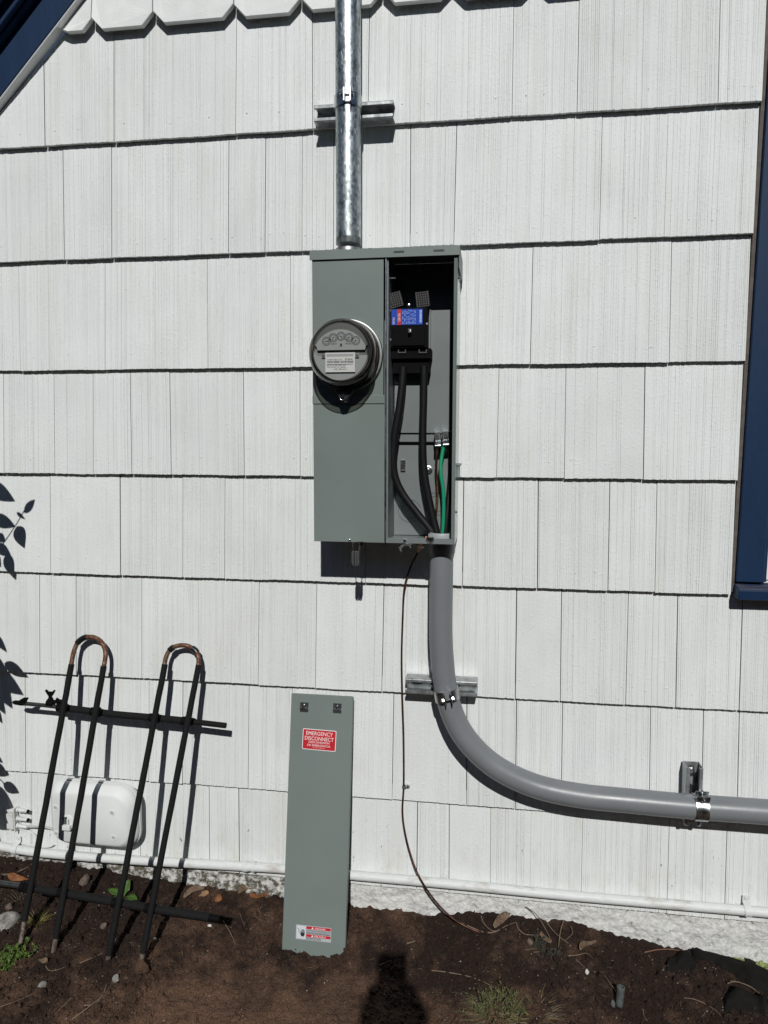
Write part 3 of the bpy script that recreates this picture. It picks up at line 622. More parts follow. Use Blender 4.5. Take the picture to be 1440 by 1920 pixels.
# interior: raised mounting plate, cross rail, knock-out rings, small bracket
z580, z815, z829 = FZ(800, 582, -0.04), FZ(800, 812, -0.03), FZ(800, 829, -0.03)
mp_ = MB(); mp_.box(bxD + 0.006, FX(845, 700, -0.04), -0.040, -0.038, z815, z580); mp_.box(FX(845, 700, -0.04) - 0.002, FX(845, 700, -0.04), -0.0378, -0.0085, z815, z580)
mp_.box(FX(802, 700, -0.05), FX(807, 700, -0.05), -0.052, -0.0402, FZ(804, 664, -0.05), z580)
mount = add('mounting_plate', mp_, M_ENAMEL2, panel, bevel=0.0008)
add('cross_rail', MB().box(bxD + 0.0045, bxR - 0.012, -0.034, -0.026, z829, z815 - 0.0004), M_ENAMEL2, panel, bevel=0.002, seg=2)
YL = -0.022; add('lower_back_plate', MB().box(bxD + 0.0035, bxR - 0.0095, YL, YL + 0.0018, bzB + 0.004, z829 + 0.003), M_ENAMEL2, panel)
YB0 = YB; YB = YL
kr = MB(); ck = W(768, 958, YB)
for r_ in (0.0295, 0.0205): kr.tube([(ck[0] + r_ * math.cos(a), YB - 0.0004, ck[2] + r_ * math.sin(a)) for a in np.linspace(0.35, 6.0, 40)], 0.0006, 6)
ck = W(818, 945, YB)
for r_ in (0.0295, 0.0205): kr.tube([(ck[0] + r_ * math.cos(a), YB - 0.0004, ck[2] + r_ * math.sin(a)) for a in np.linspace(0.0, 5.4, 40)], 0.0006, 6)
add('knockout_ring', kr, M_SHIELD, panel)
p = W(756, 873, -0.02); br = MB(); br.box(p[0] - 0.0062, p[0] + 0.0062, YL - 0.0055, YL - 0.0002, p[2] - 0.014, p[2] + 0.014); add('slotted_bracket', br, M_ZINC, panel, bevel=0.0006)
add('bracket_hole_shade', MB().box(p[0] - 0.004, p[0] + 0.004, YL - 0.0062, YL - 0.0057, p[2] - 0.008, p[2] + 0.004), M_INK, panel)  # shade of the bracket hole drawn as a flat black plate
p = W(803, 881, -0.02); s1 = MB(); s1.dome((p[0], YB, p[2]), (0, -1, 0), 0.0088, 0.010, 16); s1.lathe([(0.0115, 0), (0.0115, 0.0018), (0.009, 0.003)], (p[0], YB, p[2]), (0, -1, 0), 20); add('mounting_screw', s1, M_ZINC, panel, smooth=True)
p = W(730, 522, -0.12); s1 = MB(); s1.cyl((bxD + 0.003, -0.12, p[2]), (bxD + 0.019, -0.12, p[2]), 0.0016, 8); add('cover_stud', s1, M_CHROME, panel)
p = W(848, 522, -0.12); s1 = MB(); s1.cyl((bxR - t - 0.006, -0.10, p[2]), (bxR - t, -0.10, p[2]), 0.0018, 8); add('cover_stud', s1, M_CHROME, panel)
YB = YB0
# circuit breaker
YK = -0.098
kx0, kx1 = FX(731.5, 610, YK), FX(801, 610, YK)
kz0, kz1 = FZ(765, 652, YK), FZ(765, 577, YK)
bk = MB(); bk.box(kx0, kx1, YK, -0.0405, kz0, kz1); bk.box(kx0 + 0.006, kx1 - 0.006, YK - 0.004, YK - 0.0002, kz0 + 0.004, FZ(765, 615, YK))
brk = add('circuit_breaker', bk, M_BLK, panel, bevel=0.0015, seg=2)
lz1 = kz0 - 0.0004; lz0 = FZ(765, 700, YK + 0.012)
lb = MB(); lb.box(kx0 + 0.001, FX(808, 680, YK + 0.012), YK + 0.010, -0.0405, FZ(765, 672, YK), lz1); lb.box(kx0 + 0.003, FX(805, 690, YK + 0.012), YK + 0.022, -0.0405, lz0, FZ(765, 672, YK) - 0.0003)
add('lug_block', lb, M_BLK, brk, bevel=0.0012)
for u0 in (754, 793):
    p = W(u0, 655, YK + 0.01); q = MB()
    for (x0, x1, z0, z1) in ((-.010, .010, .007, .0095), (-.010, .010, -.0095, -.007), (-.010, -.0075, -.0068, .0068), (.0075, .010, -.0068, .0068)): q.box(p[0] + x0, p[0] + x1, YK + 0.006, YK + 0.0098, p[2] + z0, p[2] + z1)
    add('lug_window', q, M_SHIELD, brk)
tg = MB(); p = W(769, 621, YK - 0.004); tg.box(p[0] - 0.004, p[0] + 0.004, YK - 0.016, YK - 0.0042, p[2] - 0.006, p[2] + 0.005); add('toggle', tg, M_SHIELD, brk, bevel=0.001)
p = W(769.5, 620, YK - 0.0162); tg = MB(); tg.box(p[0] - 0.0014, p[0] + 0.0014, YK - 0.0166, YK - 0.0162, p[2] - 0.002, p[2] + 0.003); add('toggle_mark', tg, M_LWHITE, brk)
for u0, v0 in ((729.5, 582.5), (799.5, 607), (730.5, 637)):
    p = W(u0 + 1.5, v0, YK); s1 = MB(); s1.lathe([(0.0036, 0), (0.0036, 0.001), (0.0026, 0.0018)], (p[0], YK, p[2]), (0, -1, 0), 14); s1.cur = 0
    add('screw', s1, M_ZINC, brk, smooth=True)
p = W(767, 573, YK + 0.01); s1 = MB(); s1.dome((p[0], YK + 0.006, p[2]), (0, -1, 0), 0.0055, 0.0035, 16); add('screw', s1, M_CHROME, brk, smooth=True)
for u0, v0, tl in ((741, 562, 0.24), (792, 561, 0.10)):         # perforated line-side shields
    p = W(u0, v0, YK + 0.004); Mx = Matrix.Translation(V(p)) @ Matrix.Rotation(-tl, 4, 'Y') @ Matrix.Rotation(0.25, 4, 'X'); q = MB()
    nx_, nz2 = 5, 6; hw, hh = 0.0138, 0.0165; cw_, ch = 2 * hw / nx_, 2 * hh / nz2
    for i in range(nx_ + 1): q.box(-hw + i * cw_ - 0.0009, -hw + i * cw_ + 0.0009, -0.0012, 0.0012, -hh, hh, Mx)
    for j in range(nz2 + 1): q.box(-hw - 0.0007, hw + 0.0007, -0.00115, 0.00115, -hh + j * ch - 0.0008, -hh + j * ch + 0.0008, Mx)
    q.box(-hw - 0.0016, -hw + 0.0003, -0.0014, 0.026, -hh - 0.001, hh + 0.001, Mx); q.box(hw - 0.0003, hw + 0.0016, -0.0014, 0.026, -hh - 0.001, hh + 0.001, Mx)
    sh = add('perforated_shield', q, M_PERF, brk)
    add('shield_backing', MB().box(-hw, hw, 0.020, 0.022, -hh, hh, Mx), M_BLK, brk)
# printed label of the breaker: lies on the black face
yl = YK - 0.0012
lx0, lx1, lz_0, lz_1 = FX(734, 600, yl), FX(792.5, 600, yl), FZ(763, 609, yl), FZ(763, 579.5, yl)
lw, lh = lx1 - lx0, lz_1 - lz_0
add('rating_label', MB().box(lx0, lx1, yl, YK - 0.0001, lz_0, lz_1), M_BLUE, brk)
add('red_label_band', MB().box(lx0 + lw * 0.19, lx0 + lw * 0.31, yl - 0.0003, yl - 0.0001, lz_0, lz_1), M_RED, brk, label='red band down the blue breaker label')
lt_ = MB()
def vtext(mb, s, x, z0, length, h):       # reads upward
    text_into(mb, s, frame((x, yl - 0.0006, z0), (0, 0, 1), (-1, 0, 0)), width=length, height=h, align='LEFT')
vtext(lt_, 'EATON', lx0 + lw * 0.105, lz_0 + lh * 0.06, lh * 0.42, lw * 0.065)
vtext(lt_, 'CSR 25k', lx0 + lw * 0.285, lz_0 + lh * 0.22, lh * 0.52, lw * 0.075)
add('label_lettering', lt_, M_LWHITE, brk, fixn=False)
lt_ = MB(); r = random.Random(5)
for k in range(7):
    x = lx0 + lw * (0.36 + k * 0.065); z = lz_0 + lh * 0.06
    while z < lz_1 - lh * 0.12:
        L_ = lh * r.uniform(0.06, 0.22); lt_.box(x, x + lw * 0.014, yl - 0.0003, yl - 0.0001, z, min(z + L_, lz_1 - lh * 0.05)); z += L_ + lh * r.uniform(0.03, 0.16)
z = lz_0 + lh * 0.10
while z < lz_1 - lh * 0.08: L_ = lh * r.choice([0.02, 0.035, 0.06]); lt_.box(lx0 + lw * 0.90, lx0 + lw * 0.97, yl - 0.0003, yl - 0.0001, z, z + L_); z += L_ + lh * r.choice([0.02, 0.03])
add('fine_print', lt_, M_LBLUE, brk)
# ground lugs on the rail
for u0, v0 in ((821, 820), (836, 818)):
    p = W(u0, v0, -0.05); Mx = Matrix.Translation(V(p)) @ Matrix.Rotation(-0.08, 4, 'Y'); q = MB()
    q.box(-0.0082, 0.0082, -0.010, 0.014, -0.010, 0.012, Mx); q.prism([(-0.0082, -0.010, -0.0102), (-0.0082, 0.014, -0.0102), (-0.0082, 0.014, -0.024), (-0.0082, -0.018, -0.024), (-0.0082, -0.018, -0.020)], (0.0164, 0, 0), Mx)
    lug = add('ground_lug', q, M_ZINC, panel, bevel=0.0012)
    s1 = MB(); s1.lathe([(0.0048, 0), (0.0048, 0.002), (0.003, 0.0021), (0.003, 0.0005)], Mx @ Vector((0, -0.0100, 0.001)), (0, -1, 0), 14, True, True); add('lug_screw', s1, M_SHIELD, lug)

# cables: each a thing of its own
def cable(name, px, r, m, label, cat, group=None, n=12, k=8):
    pts = [V(W(u, v, y)) for u, v, y in px]
    mb = MB(); mb.tube(spline(pts, k), r, n); return add(name, mb, m, smooth=True, label=label, cat=cat, group=group)
cable('power_cable', [(756, 688, -0.080), (754, 720, -0.080), (748, 770, -0.080), (741, 810, -0.078), (737.5, 850, -0.074), (740, 890, -0.070), (754, 924, -0.068), (782, 962, -0.068), (803, 988, -0.07), (812, 1004, -0.071), (813, 1030, -0.071)], 0.0096, M_RUB, 'thick black cable bowing left from the breaker down into the conduit', 'cable')
cable('power_cable', [(795, 686, -0.080), (794.5, 740, -0.078), (793, 800, -0.076), (793, 850, -0.074), (796, 890, -0.072), (804, 935, -0.070), (813, 975, -0.070), (820, 1005, -0.071), (821, 1030, -0.071)], 0.0094, M_RUB, 'thick black cable running nearly straight down from the right breaker lug', 'cable')
cable('power_cable', [(848, 800, -0.030), (847, 850, -0.032), (845, 890, -0.044), (841, 935, -0.058), (837, 975, -0.066), (835, 1005, -0.070), (835, 1030, -0.071)], 0.0068, M_RUB, 'thinner black cable hugging the right inner side of the panel', 'cable')
cable('ground_wire', [(832, 836, -0.058), (829, 852, -0.060), (826.5, 872, -0.064), (827, 893, -0.067), (830.5, 915, -0.068), (832, 945, -0.069), (831, 980, -0.071), (829.5, 1006, -0.072), (829, 1030, -0.072)], 0.0048, M_GREEN, 'green insulated wire from the right ground lug into the conduit', 'wire')
cable('bare_copper_wire', [(820, 838, -0.058), (819, 855, -0.056), (818, 880, -0.050), (819.5, 903, -0.048), (820, 930, -0.050), (818, 960, -0.052), (814, 990, -0.05), (806, 1005, -0.055), (797, 1008, -0.06), (791, 1018, -0.045), (783, 1035, -0.03)], 0.0029, M_COPPER, 'bare stranded copper wire beside the green wire inside the panel', 'wire')
cable('copper_ground_wire', [(790, 1021, -0.040), (780, 1042, -0.022), (768, 1068, -0.012), (758, 1105, -0.009), (755, 1160, -0.009), (753, 1230, -0.008), (754, 1300, -0.008), (756.5, 1380, -0.008), (757, 1470, -0.007), (754.5, 1520, -0.007), (759, 1560, -0.010), (769, 1600, -0.022), (784, 1640, -0.040), (806, 1676, -0.044), (830, 1705, -0.046), (856, 1727, -0.05), (882, 1741, -0.055), (900, 1748, -0.06)], 0.0027, M_BROWNCU, 'brown copper wire hanging down the wall from the panel into the soil', 'wire', n=8)
p = W(763, 1474, -0.004); cl = MB(); cl.box(p[0] - 0.013, p[0] + 0.008, -0.0045, -0.0015, p[2] - 0.003, p[2] + 0.003); cl.dome((p[0] + 0.003, -0.0045, p[2]), (0, -1, 0), 0.0048, 0.004, 12); cl.tube([(p[0] - 0.012, -0.003, p[2]), (p[0] - 0.011, -0.010, p[2]), (p[0] - 0.006, -0.013, p[2]), (p[0] - 0.002, -0.010, p[2]), (p[0] - 0.001, -0.003, p[2])], 0.0022, 6)
add('wire_clip', cl, M_ZINC, label='small metal clip nailed over the brown copper wire', cat='clip', smooth=True)

# ================================================================== ELECTRICITY METER
mc = V(W(651, 667, -0.162)); mcx, mcz = mc.x, mc.z
meter = thing('electricity_meter', (mcx, -0.16, mcz - 0.09), 'round glass electricity meter with dials plugged into the grey cabinet', 'electricity meter')
rg = MB(); rg.lathe([(0.0800, -0.004), (0.0860, 0.0), (0.0872, 0.003), (0.0872, 0.008), (0.0855, 0.011), (0.0820, 0.012), (0.0800, 0.0115)], (mcx, YF - 0.0022, mcz), (0, -1, 0), 64, False, False)
add('sealing_ring', rg, M_ALU, meter, smooth=True)
dm = MB()
prof = [(0.0798, 0.012), (0.0792, 0.022), (0.0806, 0.026), (0.0790, 0.030), (0.0784, 0.045), (0.0770, 0.068), (0.0778, 0.073), (0.0760, 0.079), (0.0728, 0.087), (0.0690, 0.0925), (0.0650, 0.0950), (0.056, 0.0962), (0.03, 0.0976), (0.001, 0.0980)]
dm.lathe(prof[10:], (mcx, YF, mcz), (0, -1, 0), 64, False, True)
gcv = add('glass_cover', dm, M_GLASS, meter, smooth=True, angle=60)
dm = MB(); dm.lathe(prof[:11], (mcx, YF, mcz), (0, -1, 0), 64, False, False)
add('glass_side', dm, M_GLASS2, gcv, smooth=True, angle=60)
bs = MB(); bs.lathe([(0.0785, 0.002), (0.0785, 0.012), (0.072, 0.016), (0.0665, 0.022), (0.0640, 0.045), (0.0640, 0.058)], (mcx, YF - 0.0005, mcz), (0, -1, 0), 48, True, True)
add('meter_base', bs, M_BROWNB, meter, smooth=True)
fr_ = MB(); fr_.lathe([(0.0670, 0.060), (0.0690, 0.062), (0.0690, 0.0735), (0.0672, 0.075), (0.0668, 0.071), (0.060, 0.070)], (mcx, YF - 0.0005, mcz), (0, -1, 0), 48, True, True)
add('register_frame', fr_, M_ALU, meter, smooth=True)
# the dial register: D-shaped plate above, name plate below
yd = YF - 0.078
dcx, dcz = mcx + 0.0, mcz + 0.001
poly = [(-0.056, 0.004), (-0.058, 0.012)] + [(0.0655 * math.cos(a), 0.0655 * math.sin(a)) for a in np.linspace(math.pi * 0.92, math.pi * 0.08, 24)] + [(0.058, 0.012), (0.056, 0.004)]
dp = MB().prism([(dcx + x, yd, dcz + z) for x, z in poly][::-1], (0, 0.0016, 0))
add('dial_plate', dp, M_DIAL, meter)
poly = [(0.0655 * math.cos(a), 0.0655 * math.sin(a)) for a in np.linspace(math.pi * 1.04, math.pi * 1.96, 26)]
add('lower_plate', MB().prism([(dcx + x, yd + 0.003, dcz + z) for x, z in poly], (0, 0.0016, 0)), M_DIAL, meter)
dk = MB(); r = random.Random(3)
for k, (ox, oz) in enumerate(((-0.0345, 0.0245), (-0.0185, 0.0320), (0.0, 0.0350), (0.0185, 0.0320), (0.0345, 0.0245))):
    c0 = (dcx + ox, yd - 0.0005, dcz + oz); n = 40
    for a in np.linspace(0, 2 * math.pi, 28, endpoint=False):
        x, z = c0[0] + 0.0095 * math.cos(a), c0[2] + 0.0095 * math.sin(a)
        dk.box(x - 0.0007, x + 0.0007, c0[1] - 0.0002, c0[1] + 0.0003, z - 0.0007, z + 0.0007)
    for a in np.linspace(0, 2 * math.pi, 10, endpoint=False):
        x, z = c0[0] + 0.0066 * math.cos(a), c0[2] + 0.0066 * math.sin(a)
        dk.box(x - 0.0009, x + 0.0009, c0[1] - 0.0002, c0[1] + 0.0003, z - 0.0011, z + 0.0011)
    a = r.uniform(0, 6.28); Mx = Matrix.Translation(Vector(c0)) @ Matrix.Rotation(a, 4, 'Y'); dk.prism([(-0.0012, -0.0006, -0.002), (0.0012, -0.0006, -0.002), (0, -0.0006, 0.0072)], (0, 0.0004, 0), Mx)
text_into(dk, 'KILOWATT', frame((dcx - 0.0165, yd - 0.0006, dcz + 0.0165), (1, 0, 0), (0, 0, 1)), 0.014, 0.0034)
text_into(dk, 'HOURS', frame((dcx + 0.0170, yd - 0.0006, dcz + 0.0165), (1, 0, 0), (0, 0, 1)), 0.015, 0.0034)
dk.box(dcx - 0.0022, dcx + 0.0022, yd - 0.0005, yd - 0.0001, dcz + 0.012, dcz + 0.0185)
add('dials', dk, M_INK, meter, fixn=False)
nw, nh = 0.070, 0.0445; nz1 = dcz - 0.002; nx0 = dcx - nw / 2 - 0.002
add('name_plate', MB().box(nx0, nx0 + nw, yd - 0.0016, yd - 0.0004, nz1 - nh, nz1), mat('plate_white', (0.66, 0.68, 0.68), 0.45), meter)
ears = MB(); ears.box(nx0 - 0.009, nx0 - 0.0002, yd - 0.001, yd, nz1 - 0.011, nz1 - 0.001); ears.box(nx0 + nw + 0.0002, nx0 + nw + 0.009, yd - 0.001, yd, nz1 - 0.011, nz1 - 0.001)
add('plate_ear', ears, M_ALU, meter)
for sx_ in (nx0 - 0.0045, nx0 + nw + 0.0045):
    s1 = MB(); s1.dome((sx_, yd - 0.001, nz1 - 0.006), (0, -1, 0), 0.0026, 0.0022, 12); add('screw', s1, M_CHROME, meter, smooth=True)
tx = MB(); yt = yd - 0.0020
def ntext(s, x, z, w, h): text_into(tx, s, frame((nx0 + x, yt, nz1 - z), (1, 0, 0), (0, 0, 1)), w, h, align='LEFT')
ntext('CLARK PUBLIC UTIL', 0.004, 0.0175, 0.036, 0.0028); ntext('252641', 0.046, 0.0175, 0.019, 0.0042)
ntext('FM 2S  CL 200  240V  3W', 0.004, 0.0305, 0.044, 0.0027); ntext('TA 30 Kh 7.2  60Hz', 0.004, 0.0345, 0.044, 0.0027); ntext('AG 252 641', 0.020, 0.0395, 0.030, 0.0033)
r = random.Random(9); x = 0.004
while x < nw - 0.005: b_ = r.choice([0.0005, 0.0008, 0.0012]); tx.box(nx0 + x, nx0 + x + b_, yt, yt + 0.0003, nz1 - 0.0235, nz1 - 0.0190); x += b_ + r.choice([0.0006, 0.0009])
tx.box(nx0 + 0.004, nx0 + nw - 0.005, yt, yt + 0.0003, nz1 - 0.0272, nz1 - 0.0262)
add('plate_print', tx, M_INK, meter, fixn=False)
add('plate_band', MB().box(nx0 + 0.003, nx0 + nw - 0.004, yt, yt + 0.0003, nz1 - 0.0085, nz1 - 0.003), M_LGREY, meter)
# locking tab with screw under the ring
tb = MB(); tb.prism([(mcx - 0.024, YF - 0.004, mcz - 0.083), (mcx - 0.014, YF - 0.004, mcz - 0.103), (mcx - 0.008, YF - 0.004, mcz - 0.113), (mcx + 0.004, YF - 0.004, mcz - 0.113), (mcx + 0.008, YF - 0.004, mcz - 0.103), (mcx + 0.022, YF - 0.004, mcz - 0.083)], (0, -0.034, 0))
tb_o = add('ring_tab', tb, M_SHIELD, meter, bevel=0.002, seg=2)
s1 = MB(); s1.tube([(mcx - 0.005 + 0.0072 * math.cos(a), YF - 0.0435, mcz - 0.100 + 0.0072 * math.sin(a)) for a in np.linspace(math.pi * 0.95, math.pi * 2.05, 16)], 0.0012, 8); s1.cyl((mcx - 0.005, YF - 0.044, mcz - 0.1), (mcx - 0.005, YF - 0.036, mcz - 0.1), 0.0045, 12)
add('tab_screw', s1, M_CHROME, meter, smooth=True)

# ================================================================== PADLOCK
pk = W(666, 1047, YF); lock = thing('padlock', (pk[0], YF, pk[2] - 0.02), 'small dark padlock hanging from the bottom edge of the grey cabinet', 'padlock')
pb = MB()
for k, (x0, x1) in enumerate(((-0.0098, -0.0036), (-0.0032, 0.0032), (0.0036, 0.0098))):
    pts = [(x0, 0, 0.017), (x1, 0, 0.017)] + ([(x1, 0, -0.012), (x1 - 0.002, 0, -0.019), (x0 + 0.001, 0, -0.0205)] if k == 2 else [(x1, 0, -0.0205), (x0 + 0.001, 0, -0.0205)] if k == 1 else [(x1, 0, -0.0205), (x0 + 0.003, 0, -0.018), (x0, 0, -0.012)])
    d = 0.006 if k == 1 else 0.0085
    pb.prism([(pk[0] + p_[0], YF + 0.0095 - d, pk[2] + p_[2]) for p_ in pts], (0, 2 * d, 0))
add('lock_body', pb, M_SHIELD, lock, bevel=0.0012)
shk = MB(); shk.tube(spline([(pk[0] - 0.0068, YF + 0.0095, pk[2] + 0.016), (pk[0] - 0.0078, YF + 0.0095, pk[2] + 0.024), (pk[0] - 0.0076, YF + 0.0095, pk[2] + 0.034), (pk[0] - 0.002, YF + 0.006, pk[2] + 0.0425), (pk[0] + 0.005, YF + 0.006, pk[2] + 0.0405), (pk[0] + 0.0085, YF + 0.0095, pk[2] + 0.032), (pk[0] + 0.0065, YF + 0.0095, pk[2] + 0.016)], 5), 0.0011, 8)
add('shackle', shk, M_CHROME, lock, smooth=True)

# ================================================================== CONDUITS
RY = -0.0725
rp0 = V(W(653, 462, RY)); rxc = FX(653, 250, RY)
pipe = thing('steel_conduit', (rxc, RY, rp0.z), 'shiny galvanised steel conduit rising from the top of the meter cabinet', 'conduit')
zc0 = FZ(653, 448, RY)
add('pipe', MB().tube([(rxc, RY, zc0), (rxc, RY, 2.2), (rxc, RY, 3.2)], 0.0312, 40), M_GALV, pipe, smooth=True)
th = MB(); prof = []; z = 0.0
for k in range(7): prof += [(0.0302, z), (0.0316, z + 0.001), (0.0302, z + 0.002)]; z += 0.0021
th.lathe(prof, (rxc, RY, zc0 - z), (0, 0, 1), 40); add('thread', th, M_STRUT, pipe, smooth=True)
hb = MB(); hb.lathe([(0.0345, 0), (0.0345, 0.010), (0.0325, 0.013), (0.0322, 0.020), (0.030, 0.0205)], (rxc, RY, hz1 + 0.0032), (0, 0, 1), 40); add('hub', hb, M_ALU, pipe, smooth=True)
for s_ in (-1, 1): 
    s1 = MB(); s1.hexhead((rxc + s_ * 0.043, RY - 0.02, hz1 + 0.0032), (0, 0, 1), 0.0052, 0.006); add('hub_screw', s1, M_CHROME, pipe)

PVY = -0.0715
pvc = thing('plastic_conduit', (W(827, 1300, PVY)[0], PVY, 0.42), 'grey plastic conduit sweeping from under the cabinet round to the right', 'conduit')
path = [(827, 1040), (826.5, 1100), (826.5, 1180), (829, 1232), (835.5, 1290), (851, 1345), (881, 1394), (931, 1439), (1002, 1473), (1085, 1491.5), (1185, 1502), (1300, 1512.5)]
pts = [V(W(u, v, PVY)) for u, v in path]
zl = pts[-1].z; pts += [Vector((0.75, PVY, zl)), Vector((1.3, PVY, zl)), Vector((2.2, PVY, zl))]
pts[0].x = pts[1].x = pts[2].x
sp_ = spline([Vector((pts[0].x, PVY, bzB - 0.004))] + pts[1:], 10)
add('pipe', MB().tube(sp_, 0.0302, 40), M_PVC, pvc, smooth=True)
add('box_adapter', MB().lathe([(0.0335, 0), (0.0345, 0.002), (0.0345, 0.024), (0.036, 0.026), (0.036, 0.031)], (pts[0].x, PVY, bzB - 0.0335), (0, 0, 1), 40, False, False), M_PVC, pvc, smooth=True)
bu = MB(); n = 48; c0 = Vector((pts[0].x, PVY, bzB + t + 0.0006))
bu.lathe([(0.0255, 0), (0.0315, 0), (0.0325, 0.003), (0.0325, 0.013), (0.0305, 0.016), (0.0262, 0.016), (0.0255, 0.013)], c0, (0, 0, 1), n, False, False)
for a in np.linspace(0, 2 * math.pi, 30, endpoint=False): bu.box(-0.0008, 0.0008, -0.0338, -0.0324, 0.002, 0.0125, Matrix.Translation(c0) @ Matrix.Rotation(a, 4, 'Z'))
add('bushing', bu, M_PVC2, pvc, smooth=True, label='light grey ribbed plastic bushing inside the panel')

# strut channel: open side faces out; local x along the length, y out of the wall
def strut(name, a, xd, length, label):
    xd = Vector(xd).normalized(); out = Vector((0, -1, 0)); up = out.cross(xd).normalized() * -1
    Mx = Matrix(((xd.x, out.x, up.x, a[0]), (xd.y, out.y, up.y, a[1]), (xd.z, out.z, up.z, a[2]), (0, 0, 0, 1)))
    h, dpt, th_, lip, ret = 0.0206, 0.0412, 0.0026, 0.0095, 0.0075
    prof = [(0, -h), (0, h), (dpt - 0.002, h), (dpt, h - 0.002), (dpt, h - lip), (dpt - ret, h - lip), (dpt - ret, h - lip + th_), (dpt - th_, h - lip + th_), (dpt - th_, h - th_), (th_, h - th_)]
    prof += [(y, -z) for y, z in prof[::-1]][:-2]
    prof = [(0, -h), (0, h), (dpt - 0.002, h), (dpt, h - 0.002), (dpt, h - lip), (dpt - ret, h - lip), (dpt - ret, h - lip + th_), (dpt - th_, h - lip + th_), (dpt - th_, h - th_), (th_, h - th_),
            (th_, -h + th_), (dpt - th_, -h + th_), (dpt - th_, -h + lip - th_), (dpt - ret, -h + lip - th_), (dpt - ret, -h + lip), (dpt, -h + lip), (dpt, -h + 0.002), (dpt - 0.002, -h)]
    o = thing(name, a, label, 'strut channel', 'strut channels fixed to the shingles')
    add('channel', MB().prism([(0, y, z) for y, z in prof], (length, 0, 0), Mx), M_STRUT, o, bevel=0.0006)
    x = 0.028
    while x < length - 0.02:
        q = MB(); c = [(x + sx_ * 0.0085 + 0.0072 * math.cos(a_), 0.0030, 0.0072 * math.sin(a_)) for sx_, a0 in ((1, -math.pi / 2), (-1, math.pi / 2)) for a_ in np.linspace(a0, a0 + math.pi, 8)]
        q.prism(c, (0, 0.0003, 0), Mx); add('slot_shade', q, M_INK, o); x += 0.0508  # flat black oval stands in for the shade inside the hole
    return o, Mx
def bolt_on(o, Mx, x):
    q = MB(); q.lathe([(0.009, 0), (0.009, 0.0016)], Mx @ Vector((x, 0.0036, 0)), Mx.to_3x3() @ Vector((0, 1, 0)), 18); q.hexhead(Mx @ Vector((x, 0.0052, 0)), Mx.to_3x3() @ Vector((0, 1, 0)), 0.0062, 0.007); add('lag_bolt', q, M_ZINC, o)
# two-piece pipe clamp round a pipe whose axis is ax; split[deg] = where the ears meet, measured from straight out of the wall
def clamp(name, c, ax, r, split, label, width=0.030):
    ax = Vector(ax).normalized(); out = Vector((0, -1, 0)); side = ax.cross(out).normalized()
    o = thing(name, (c[0], c[1], c[2] - r), label, 'pipe clamp', 'pipe clamps on the strut channels')
    def ringpt(a, rr): return Vector(c) + (out * math.cos(a) + side * math.sin(a)) * rr
    s0 = R(split)
    for sgn in (1, -1):
        q = MB(); A = np.linspace(s0 + sgn * 0.30, s0 + sgn * (math.pi - 0.16), 20); w = width / 2; ri, ro = r + 0.0004, r + 0.0028
        ringA = []
        prof_pts = []
        for a in A: prof_pts.append((ringpt(a, ri), ringpt(a, ro)))
        # ear, pointing away from the pipe
        e = ringpt(s0, 1) - Vector(c); base_i, base_o = prof_pts[0]
        tang = (ringpt(s0 + sgn * 0.01, 1) - ringpt(s0, 1)).normalized()
        tip_i = Vector(c) + e * (r + 0.021) + tang * 0.0065; tip_o = tip_i + tang * 0.0025
        mid_i = Vector(c) + e * (r + 0.004) + tang * 0.0075; mid_o = mid_i + tang * 0.003
        seq = [(tip_i, tip_o), (mid_i, mid_o)] + prof_pts
        # foot turned into the channel
        f0 = prof_pts[-1]; seq.append((f0[0] - out * 0.014, f0[1] - out * 0.014))
        rows = [(mb0, mb1) for mb0, mb1 in seq]
        vi = [q.pts([p_i - ax * w, p_i + ax * w, p_o + ax * w, p_o - ax * w]) for p_i, p_o in rows]
        for a_, b_ in zip(vi, vi[1:]):
            for k in range(4): q.face((a_ + k, a_ + (k + 1) % 4, b_ + (k + 1) % 4, b_ + k))
        q.face((vi[0], vi[0] + 3, vi[0] + 2, vi[0] + 1)); q.face((vi[-1], vi[-1] + 1, vi[-1] + 2, vi[-1] + 3))
        add('strap', q, M_ZINC, o, smooth=True)
    e = ringpt(s0, 1) - Vector(c); tang = (ringpt(s0 + 0.01, 1) - ringpt(s0, 1)).normalized(); b0 = Vector(c) + e * (r + 0.0145)
    q = MB(); q.cyl(b0 - tang * 0.019, b0 + tang * 0.017, 0.0030, 10); q.hexhead(b0 + tang * 0.0105, tang, 0.0058, 0.005); q.hexhead(b0 - tang * 0.0105, -tang, 0.0055, 0.005)
    add('clamp_bolt', q, M_CHROME, o)
    return o
a = W(588.5, 213, -0.041); b = W(737, 203, -0.041); zz = (a[2] + b[2]) / 2
strut('strut_channel', (a[0], -0.0005, zz), (1, 0, 0), b[0] - a[0], 'short steel strut channel behind the galvanised conduit, topmost of three')
clamp('pipe_clamp', (rxc, RY, zz + 0.004), (0, 0, 1), 0.0313, 8, 'zinc clamp bolted round the galvanised steel conduit')
a = W(760, 1285, -0.041); b = W(895, 1294, -0.041); zz = (a[2] + b[2]) / 2
strut('strut_channel', (a[0], -0.0005, zz), (1, 0, 0), b[0] - a[0], 'short horizontal strut channel behind the bend of the grey conduit')
i_ = min(range(len(sp_)), key=lambda k: abs(sp_[k].z - (zz - 0.006))); cpt = sp_[i_]; tan = (sp_[i_ - 1] - sp_[i_ + 1]).normalized()
clamp('pipe_clamp', cpt, tan, 0.0303, 8, 'zinc clamp round the vertical part of the grey conduit')
a = W(1301, 1440, -0.041); b = W(1301, 1549, -0.041)
